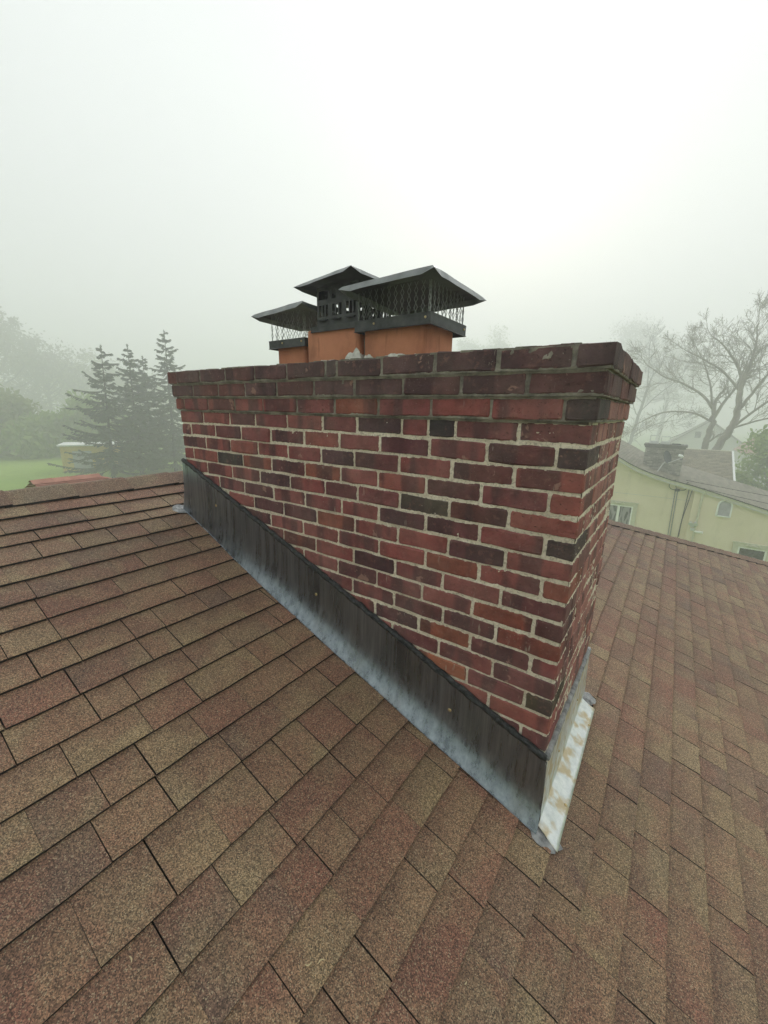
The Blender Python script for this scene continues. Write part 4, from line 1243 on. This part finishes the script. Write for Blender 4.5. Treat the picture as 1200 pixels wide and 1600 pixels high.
m_ = MB(); m_.tube([(0.46, 24.9, -2.14), (0.60, 24.86, -2.17), (0.66, 24.84, -2.20)], [0.07, 0.075, 0.04], 8); m_.build('receiver', M_WHITE, ds)
# overhead wires
def wire(name, a, b, sag, lab, r=0.014):
    a, b = Vector(a), Vector(b); m_ = MB()
    m_.tube([a + (b - a) * (i / 16) - Vector((0, 0, sag * 4 * (i / 16) * (1 - i / 16))) for i in range(17)], r, 4)
    tag(m_.build(name, M_CABLE, loc=tuple(a)), lab, 'wire', 'overhead wires')
wire('overhead_wire', (0.95, YF + 0.2, -3.30), (9.5, 26.5, -4.35), 0.10, 'upper dark wire running right over the grey roof to the bush')
wire('overhead_wire', (1.75, YF - 0.1, -3.60), (9.5, 25.5, -4.75), 0.12, 'lower dark wire running right from the fascia of the stucco house')
wire('overhead_wire', (-0.1, 36.0, -1.72), (3.8, 60.0, 0.35), 0.25, 'thin wire rising behind the grey chimney towards the bare trees', 0.02)

# ------------------------------------------------------------------ trees
def cs_path(p, d, ln, r0, r1, rng, wob, up, n=5):
    pts = [p.copy()]; d = d.copy()
    for i in range(n):
        d = (d + Vector((rng.gauss(0, wob), rng.gauss(0, wob), rng.gauss(0, wob) + up))).normalized()
        pts.append(pts[-1] + d * (ln / n))
    return pts, [r0 + (r1 - r0) * i / n for i in range(n + 1)], d
def branchify(m_, tips, p, d, ln, r, depth, rng, wob=0.16, up=0.05, spread=0.62, kids=(3, 5), shrink=0.66, sides=5, minr=0.006):
    pts, rad, d2 = cs_path(p, d, ln, r, r * 0.45, rng, wob, up, 5 if depth > 1 else 3)
    m_.tube(pts, [max(q, minr) for q in rad], sides if depth > 1 else 3, False)
    if depth == 0:
        tips.append((pts[-1], d2)); return
    nk = rng.randint(*kids)
    for k in range(nk):
        f = 0.35 + 0.65 * (k + rng.random() * 0.6) / nk
        i = min(len(pts) - 2, int(f * (len(pts) - 1))); t = f * (len(pts) - 1) - i
        q = pts[i].lerp(pts[i + 1], min(1, t))
        ax = d2.orthogonal().normalized(); ax.rotate(Matrix.Rotation(rng.random() * 6.283, 3, d2))
        nd = (d2 + ax * math.tan(spread * (0.6 + 0.7 * rng.random()))).normalized()
        branchify(m_, tips, q, nd, ln * shrink * (0.75 + 0.5 * rng.random()), max(r * 0.52 * (1.1 - 0.4 * f), minr), depth - 1, rng, wob, up, spread, kids, shrink, sides, minr)
    branchify(m_, tips, pts[-1], d2, ln * shrink * 0.9, max(r * 0.45, minr), depth - 1, rng, wob, up, spread, kids, shrink, sides, minr)
def guided(name, base, limbs, lab, rng, depth, ln, mat, group=None, minr=0.012, kids=(3, 5), trunk_mat=None, buds=None):
    t = thing(name, base, lab, 'tree', group)
    tr = MB(); cw = MB(); tips = []
    for (pts, r0, r1, n_side, isl) in limbs:
        P = [Vector(q) for q in pts]; out = []
        for i in range(len(P) - 1):
            a = P[max(i - 1, 0)]; b = P[i]; c = P[i + 1]; d_ = P[min(i + 2, len(P) - 1)]
            for k in range(5):
                tt = k / 5
                out.append(0.5 * ((2 * b) + (c - a) * tt + (2 * a - 5 * b + 4 * c - d_) * tt * tt + (3 * b - a - 3 * c + d_) * tt ** 3))
        out.append(P[-1])
        out = [q + Vector((rng.gauss(0, r0 * 0.12), rng.gauss(0, r0 * 0.12), 0)) for q in out]
        rad = [r0 + (r1 - r0) * i / (len(out) - 1) for i in range(len(out))]
        tr.tube(out, rad, 8)
        for k in range(n_side):
            f = 0.25 + 0.75 * (k + rng.random()) / n_side
            i = min(len(out) - 2, int(f * (len(out) - 1)))
            d_ = (out[i + 1] - out[i]).normalized()
            ax = d_.orthogonal().normalized(); ax.rotate(Matrix.Rotation(rng.random() * 6.283, 3, d_))
            nd = (d_ * 0.8 + ax * 0.9 + Vector((0, 0, 0.25))).normalized()
            branchify(cw, tips, out[i], nd, ln * (0.7 + 0.6 * rng.random()), rad[i] * 0.42, depth - 1, rng, 0.20, 0.05, 0.72, kids, 0.64, 5, minr)
        branchify(cw, tips, out[-1], (out[-1] - out[-2]).normalized(), ln, r1, depth, rng, 0.20, 0.05, 0.70, kids, 0.64, 5, minr)
    tr.build('trunk', mat, t, smooth=True)
    c_ = cw.build('crown', trunk_mat or mat, t)
    if buds:
        lf = MB()
        for (p, d_) in tips:
            for k in range(buds[0]):
                leaf_quad(lf, p + Vector((rng.gauss(0, 0.1), rng.gauss(0, 0.1), rng.gauss(0, 0.1))), buds[1], rng)
        lf.build('buds', buds[2], c_)
    return t
def leaf_quad(m_, p, s, rng):
    a = Vector((rng.gauss(0, 1), rng.gauss(0, 1), rng.gauss(0, 1))).normalized()
    b = a.orthogonal().normalized(); b.rotate(Matrix.Rotation(rng.random() * 6.283, 3, a)); c = a.cross(b)
    l = s * (0.6 + 0.8 * rng.random())
    m_.add([p - b * l, p + c * l * 0.45, p + b * l, p - c * l * 0.45], [(0, 1, 2, 3)], (1, 1, 1), rng.random())

# spruces
def spruce(base, H, rmax, lab, rng, sparse=1.0, lean=(0, 0)):
    t = thing('spruce_tree', base, lab, 'tree', 'spruces beyond the ridge')
    B = Vector(base)
    def ax(f): return B + Vector((lean[0] * f, lean[1] * f, H * f))
    tr = MB(); tr.tube([ax(i / 10) for i in range(11)], [0.17 * (1 - 0.93 * i / 10) * H / 11 for i in range(11)], 8); tr.build('trunk', M_BARKD, t, smooth=True)
    br = MB(); nd = MB()
    f = 0.10
    while f < 0.985:
        nb_ = 5 if f < 0.85 else 4
        a0 = rng.random() * 6.28
        for k in range(nb_):
            if rng.random() > sparse: continue
            an = a0 + k * 6.283 / nb_ + rng.gauss(0, 0.25)
            L_ = (rmax * 1.35 * (1 - f) ** 0.78 * (0.40 + 0.70 * rng.random()) + 0.16)
            rd = Vector((math.cos(an), math.sin(an), 0)); side0 = rd.cross(Vector((0, 0, 1))); sw = rng.gauss(0, 1.2)
            p = ax(min(0.99, f + rng.gauss(0, 0.012))); pts = []
            dr = -0.12 - 0.28 * (1 - f) + rng.gauss(0, 0.10); L_ *= 0.75 + 0.45 * rng.random(); cu = 0.30 + rng.gauss(0, 0.10)
            for i in range(7):
                u = i / 6
                pts.append(p + rd * (L_ * u) + side0 * (L_ * 0.10 * sw * u * u) + Vector((0, 0, L_ * (dr * u + cu * u * u))))
            br.tube(pts, [0.035 * (1 - 0.85 * i / 6) * (1.2 - f) + 0.004 for i in range(7)], 4, False)
            ns = int(22 + 70 * L_ / rmax)
            side = rd.cross(Vector((0, 0, 1)))
            for i in range(ns):
                u = 0.12 + 0.88 * (i + rng.random()) / ns
                j = min(5, int(u * 6)); q = pts[j].lerp(pts[j + 1], u * 6 - j)
                sg = rng.choice((-1, 1)) * rng.random()
                sl = (0.20 + 0.42 * (1 - u) * min(1.0, L_ / 1.5)) * (0.6 + 0.7 * rng.random())
                dd = (rd * (0.55 + 0.3 * rng.random()) + side * sg * 1.0 + Vector((0, 0, -0.75 + 0.65 * rng.random()))).normalized()
                w = dd.cross(Vector((rng.gauss(0, 0.4), rng.gauss(0, 0.4), 1))).normalized() * (0.045 + 0.045 * rng.random())
                e = q + dd * sl
                nd.add([q - w * 0.4, q + w * 0.4, q.lerp(e, 0.55) + w, e, q.lerp(e, 0.55) - w], [(0, 1, 2, 3, 4)], (1, 1, 1), rng.random())
        f += (0.018 + 0.016 * rng.random()) * (0.75 + 0.5 * f) * 11.0 / H
    for i in range(24):
        p = ax(0.95 + 0.05 * rng.random()); dd = Vector((rng.gauss(0, 0.5), rng.gauss(0, 0.5), 1)).normalized()
        w = dd.orthogonal().normalized() * 0.03
        nd.add([p - w, p + w, p + dd * 0.22], [(0, 1, 2)], (1, 1, 1), rng.random())
    c = tag(br.build('boughs', M_BARKD, t), kind='stuff')
    nd.build('needles', M_NEED, c)
    return t
def az_pt(dirxy, dist): return Vector((0.188 + dirxy[0] * dist, -1.228 + dirxy[1] * dist, 0))
rsp = random.Random(31)
for (dx, dist, tan_top, rm, lab, sp, lean) in (
        ((-0.9370, 0.3490), 42.0, 0.110, 2.9, 'leftmost spruce, sparse with layered boughs in front of the yellow shed', 0.80, (0.35, 0.30)),
        ((-0.9180, 0.3960), 44.5, 0.116, 2.6, 'denser spruce in the middle of the row, taller of the close pair', 0.95, (0.1, 0.1)),
        ((-0.9080, 0.4190), 47.0, 0.096, 2.6, 'spruce just right of the middle one, shorter of the close pair', 0.95, (0.0, 0.1)),
        ((-0.8900, 0.4560), 45.5, 0.149, 2.7, 'tallest spruce, nearest the left edge of the brick chimney', 0.85, (0.1, 0.2))):
    p = az_pt(dx, dist); z0 = ground_z(p.x, p.y) - 0.1
    H = (-0.179 + tan_top * dist) - z0
    spruce((p.x, p.y, z0), H, rm * 1.12, lab, rsp, sp, lean)

# leafy trees: trunk, limbs and leaf clumps
def leafy(name, base, H, R, lab, rng, mat, nleaf, lsize, group, low=0.25, cat='tree', squash=1.0, barkm=None):
    t = thing(name, base, lab, cat, group)
    B = Vector(base); tr = MB(); tips = []
    tr.tube([B, B + Vector((rng.gauss(0, 0.02) * H, rng.gauss(0, 0.02) * H, H * 0.35)), B + Vector((rng.gauss(0, 0.03) * H, rng.gauss(0, 0.03) * H, H * 0.8))], [H * 0.022, H * 0.016, H * 0.005], 7)
    tr.build('trunk', barkm or M_BARKD, t, smooth=True)
    cl = []
    for k in range(46):
        for _ in range(20):
            q = Vector((rng.uniform(-1, 1), rng.uniform(-1, 1), rng.uniform(-1, 1)))
            if q.length < 1 and q.length > 0.35: break
        zc = low + (1 - low) * 0.5
        c = B + Vector((q.x * R * (1 - 0.25 * max(0, q.z)), q.y * R * (1 - 0.25 * max(0, q.z)), H * (zc + q.z * (1 - low) * 0.5)))
        cl.append((c, R * (0.16 + 0.22 * rng.random())))
    lb = MB()
    for (c, r_) in cl[::2]:
        a = B + Vector((0, 0, H * (low + 0.1) + 0.3 * (c.z - B.z - H * low)))
        lb.tube([a, a.lerp(c, 0.5) + Vector((0, 0, -0.1 * R)), c], [H * 0.008, H * 0.005, H * 0.002], 4, False)
    cr_ = lb.build('limbs', barkm or M_BARKD, t)
    lf = MB()
    per = nleaf // len(cl)
    for (c, r_) in cl:
        sh = rng.random()
        for k in range(per):
            q = Vector((rng.gauss(0, 0.5), rng.gauss(0, 0.5), rng.gauss(0, 0.42))) * r_
            leaf_quad(lf, c + q, lsize, rng)
    lf.build('leaves', mat, cr_)
    return t
rl = random.Random(77)
FAR = 'trees fading into the fog'
for (dx, dist, tt, R, mat, lab) in (
        ((-0.978, 0.205), 100.0, 0.158, 7.5, M_LEAFD, 'tall ghostly tree at the far left edge, tallest in the fog there'),
        ((-0.962, 0.272), 104.0, 0.115, 7.5, M_LEAFD, 'rounded fogbound tree right of the tallest one at the left'),
        ((-0.947, 0.322), 108.0, 0.092, 8.0, M_LEAF, 'yellowish fogbound tree left of the spruces'),
        ((-0.930, 0.368), 106.0, 0.076, 8.0, M_LEAF, 'pale fogbound tree partly behind the leftmost spruce'),
        ((-0.905, 0.425), 112.0, 0.06, 9.0, M_LEAF, 'faint tree behind the close pair of spruces'),
        ((-0.972, 0.235), 49.0, -0.030, 2.6, M_LEAFY, 'low bright green shrub tree at the far edge of the lawn'),
        ((-0.957, 0.290), 50.0, -0.018, 2.7, M_LEAFY, 'bright green bushy tree behind the yellow shed'),
        ((-0.944, 0.330), 50.0, 0.005, 2.9, M_LEAFY, 'light green tree just right of the shed roof'),
        ((-0.984, 0.178), 51.0, 0.03, 3.4, M_LEAF, 'full green tree cut by the left picture edge beyond the lawn')):
    dist *= 1.32; p = az_pt(dx, dist); z0 = ground_z(p.x, p.y) - 0.2
    leafy('leafy_tree', (p.x, p.y, z0), (-0.179 + tt * dist) - z0, R * 1.3, lab, rl, mat, 6400, 0.42, FAR, 0.12)
for (dx, dist, tt, R, mat, lab) in (
        ((-0.357, 0.934), 120.0, 0.176, 8.0, M_LEAF, 'faint pale treetop showing just above the bricks right of the big cap'),
        ((-0.420, 0.907), 128.0, 0.168, 5.0, M_LEAF, 'small faint treetop touching the right side of the big cap'),
        ((-0.105, 0.994), 130.0, 0.176, 11.0, M_LEAFD, 'broad ghostly treetop above the right corner of the brick chimney'),
        ((-0.030, 0.999), 126.0, 0.15, 9.0, M_LEAFD, 'dim treetop between the chimney corner and the bare trees')):
    dist *= 1.32; p = az_pt(dx, dist); z0 = ground_z(p.x, p.y) - 0.2
    leafy('leafy_tree', (p.x, p.y, z0), (-0.179 + tt * dist) - z0, R * 1.3, lab, rl, mat, 6400, 0.42, FAR, 0.3)
# near green bush right of the stucco house
leafy('leafy_tree', (6.6, 41.0, -9.4), 8.3, 2.9, 'bright green leafy tree at the right edge behind the grey roof', rl, M_LEAFN, 6400, 0.20, 'leafy trees', 0.25, barkm=M_BARK)

# bare trees
rbt = random.Random(17)
guided('bare_tree', (2.2, 46.8, -9.5), [
    ([(2.2, 46.8, -9.5), (2.35, 46.8, -5.5), (2.50, 46.8, -2.6), (2.72, 46.8, -0.6), (2.50, 46.7, 0.7)], 0.34, 0.17, 1, 0),
    ([(2.50, 46.7, 0.6), (1.5, 46.6, 1.8), (-0.3, 46.3, 2.9), (-1.6, 46.0, 3.4), (-3.2, 45.8, 4.6)], 0.13, 0.035, 11, 1),
    ([(2.60, 46.7, -0.6), (3.2, 46.9, 1.2), (3.8, 47.0, 2.5), (4.3, 47.2, 5.2)], 0.15, 0.045, 9, 1),
    ([(2.4, 46.7, 0.9), (2.0, 46.9, 2.6), (1.2, 47.0, 4.6), (0.4, 47.2, 6.0)], 0.09, 0.035, 9, 1),
    ([(2.5, 46.7, -0.5), (1.0, 45.8, 0.2), (-1.2, 45.5, 0.15), (-3.0, 45.2, -0.9)], 0.10, 0.04, 7, 1)],
    'bare forked tree on the left of the two trunks behind the grey roof', rbt, 3, 1.35, M_BARK, 'bare trees', 0.011, (3, 5), None, (1, 0.035, M_LEAFD))
guided('bare_tree', (2.3, 43.8, -9.5), [
    ([(2.3, 43.8, -9.5), (2.6, 43.8, -5.5), (3.10, 43.8, -3.0), (3.72, 43.8, -1.35), (3.98, 43.8, 0.0), (3.90, 43.8, 2.0)], 0.38, 0.20, 0, 0),
    ([(3.90, 43.8, 2.0), (3.70, 43.9, 3.2), (3.10, 44.0, 4.4), (2.3, 44.1, 5.5), (1.5, 44.2, 6.3)], 0.15, 0.035, 12, 1),
    ([(3.88, 43.8, 2.0), (4.1, 43.7, 4.0), (4.2, 43.6, 5.6), (4.0, 43.5, 6.8)], 0.15, 0.035, 12, 1),
    ([(3.96, 43.8, 0.2), (4.8, 43.6, 2.1), (5.6, 43.5, 3.8), (6.3, 43.3, 5.4)], 0.13, 0.035, 11, 1),
    ([(3.75, 43.8, -1.2), (5.0, 43.4, 0.4), (6.4, 43.2, 1.8), (8.0, 43.0, 3.2)], 0.11, 0.035, 11, 1),
    ([(3.90, 43.8, 1.9), (2.6, 43.6, 3.4), (1.2, 43.3, 4.4), (-0.2, 43.0, 5.2)], 0.10, 0.035, 11, 1),
    ([(3.78, 43.8, -1.1), (5.2, 43.0, -0.4), (7.0, 42.6, 0.2)], 0.09, 0.04, 5, 1)],
    'largest bare tree, its curved trunk on the right of the pair, wide crown', rbt, 3, 1.35, M_BARK, 'bare trees', 0.011, (3, 5), None, (1, 0.035, M_LEAFD))
guided('bare_tree', (-8.16, 87.48, -9.50), [
    ([(-8.16, 87.48, -9.50), (-7.39, 87.48, -8.43), (-6.46, 87.48, -3.62), (-5.68, 87.48, 1.96), (-5.22, 87.48, 5.68)], 0.42, 0.16, 6, 0),
    ([(-6.61, 87.48, -4.24), (-3.51, 86.70, -1.76), (-0.72, 86.24, -0.83)], 0.10, 0.04, 6, 1),
    ([(-5.99, 87.48, 0.41), (-3.82, 87.17, 3.20), (-1.34, 86.70, 5.68)], 0.10, 0.04, 7, 1),
    ([(-5.37, 87.48, 4.44), (-5.68, 87.79, 8.16), (-6.15, 88.10, 11.57)], 0.11, 0.04, 7, 1)],
    'slim leaning bare tree seen beside the right corner of the brick chimney', rbt, 3, 2.6, M_BARKD, 'bare trees', 0.020, (3, 4), None, (2, 0.06, M_LEAF))

# ------------------------------------------------------------------ shed on the lawn, far houses
shp = az_pt((-0.9615, 0.2749), 48.6)
ux = Vector((0.42, 0.907, 0)); uy = Vector((-0.907, 0.42, 0))      # long face runs away to the right
sz = ground_z(shp.x, shp.y)
shed = thing('shed', (shp.x, shp.y, sz), 'small yellow shed with flat white roof and dark window on the lawn', 'shed')
m_ = MB(); o0 = Vector((shp.x, shp.y, sz - 0.2))
c_ = o0 + ux * 2.6 + uy * 1.6 + Vector((0, 0, 1.35))
m_.obox(c_, ux * 2.6, uy * 1.6, Vector((0, 0, 1.3))); m_.build('wall', M_YWALL, shed)
m_ = MB(); m_.obox(c_ + Vector((0, 0, 1.36)), ux * 2.85, uy * 1.85, Vector((0, 0, 0.06))); m_.build('roof', M_WHITE, shed)
m_ = MB(); m_.obox(o0 + ux * 1.55 - uy * 0.03 + Vector((0, 0, 1.3)), ux * 0.75, uy * 0.03, Vector((0, 0, 0.85))); m_.build('door', M_VENT, shed)
m_ = MB(); m_.obox(o0 + ux * 0.03 - uy * 0.02 + Vector((0, 0, 1.3)), ux * 0.1, uy * 0.04, Vector((0, 0, 1.28))); m_.obox(o0 + ux * 2.75 - uy * 0.02 + Vector((0, 0, 1.3)), ux * 0.1, uy * 0.04, Vector((0, 0, 1.28))); m_.build('corner_board', M_YWALL, shed)
m_ = MB(); m_.obox(o0 + ux * 3.7 - uy * 0.03 + Vector((0, 0, 1.6)), ux * 0.45, uy * 0.03, Vector((0, 0, 0.4))); m_.build('window', M_GLASS, shed)

fh = thing('gabled_house', (4.4, 86.0, -9.5), 'pale gabled house with one small square window, faint behind the bare trunks', 'house')
m_ = MB()
m_.add([Vector((-0.6, 84, -10)), Vector((9.4, 84, -10)), Vector((9.4, 84, -4.6)), Vector((4.4, 84, -0.8)), Vector((-0.6, 84, -4.6)), Vector((-0.6, 92, -10)), Vector((9.4, 92, -10)), Vector((9.4, 92, -4.6)), Vector((4.4, 92, -0.8)), Vector((-0.6, 92, -4.6))],
       [(0, 1, 2, 3, 4), (9, 8, 7, 6, 5), (1, 6, 7, 2), (5, 0, 4, 9)]); m_.build('wall', M_SIDING, fh)
m_ = MB()
for sx in (-1, 1):
    m_.add([Vector((4.4, 83.5, -0.55)), Vector((4.4 + sx * 5.7, 83.5, -4.88)), Vector((4.4 + sx * 5.7, 92.5, -4.88)), Vector((4.4, 92.5, -0.55)), Vector((4.4, 83.5, -0.85)), Vector((4.4 + sx * 5.7, 83.5, -5.18))], [(0, 1, 2, 3), (0, 4, 5, 1)], (0.9, 0.9, 0.95), 0.5)
m_.build('roof', M_FARSH, fh)
m_ = MB(); m_.box((2.7, 83.92, -3.5), (3.5, 84.02, -2.5)); m_.build('window', M_GLASS, fh)
ph = thing('red_roofed_house', (11.5, 72.0, -9.5), 'far house with pale reddish roof at the right edge above the green tree', 'house')
m_ = MB(); m_.box((8.2, 70.0, -10), (16.0, 78.0, -4.6)); m_.build('wall', M_SIDING, ph)
m_ = MB()
for k in range(14):
    f0, f1 = k / 14, (k + 1.05) / 14
    q = 0.9 + 0.2 * rs.random()
    m_.add([Vector((7.4 + 2.2 * f0, 69.4 + 4.6 * f0, -4.7 + 2.5 * f0)), Vector((16.4, 69.4 + 4.6 * f0, -4.7 + 2.5 * f0)), Vector((16.4, 69.4 + 4.6 * f1, -4.7 + 2.5 * f1)), Vector((7.4 + 2.2 * f1, 69.4 + 4.6 * f1, -4.7 + 2.5 * f1))], [(0, 1, 2, 3)], (q, q, q), 0.3)
m_.add([Vector((7.4, 69.4, -4.7)), Vector((9.6, 74.0, -2.2)), Vector((7.4, 78.6, -4.7))], [(0, 1, 2)], (0.9, 0.9, 0.9), 0.3)
m_.build('roof', M_FARRED, ph)

# ------------------------------------------------------------------ haze: one closed box round everything
hz = MB(); hz.box((-345, -345, -11.6), (345, 345, 38.0))
hm = bpy.data.materials.new('fog'); hm.use_nodes = True
ht = hm.node_tree; ht.nodes.clear()
ho = ht.nodes.new('ShaderNodeOutputMaterial'); hv = ht.nodes.new('ShaderNodeVolumePrincipled')
hv.inputs['Color'].default_value = (0.953, 0.967, 0.968, 1)
hv.inputs['Density'].default_value = HAZE_DENSITY
hv.inputs['Anisotropy'].default_value = 0.25
ht.links.new(hv.outputs[0], ho.inputs['Volume'])
tag(hz.build('haze', hm), kind='stuff')
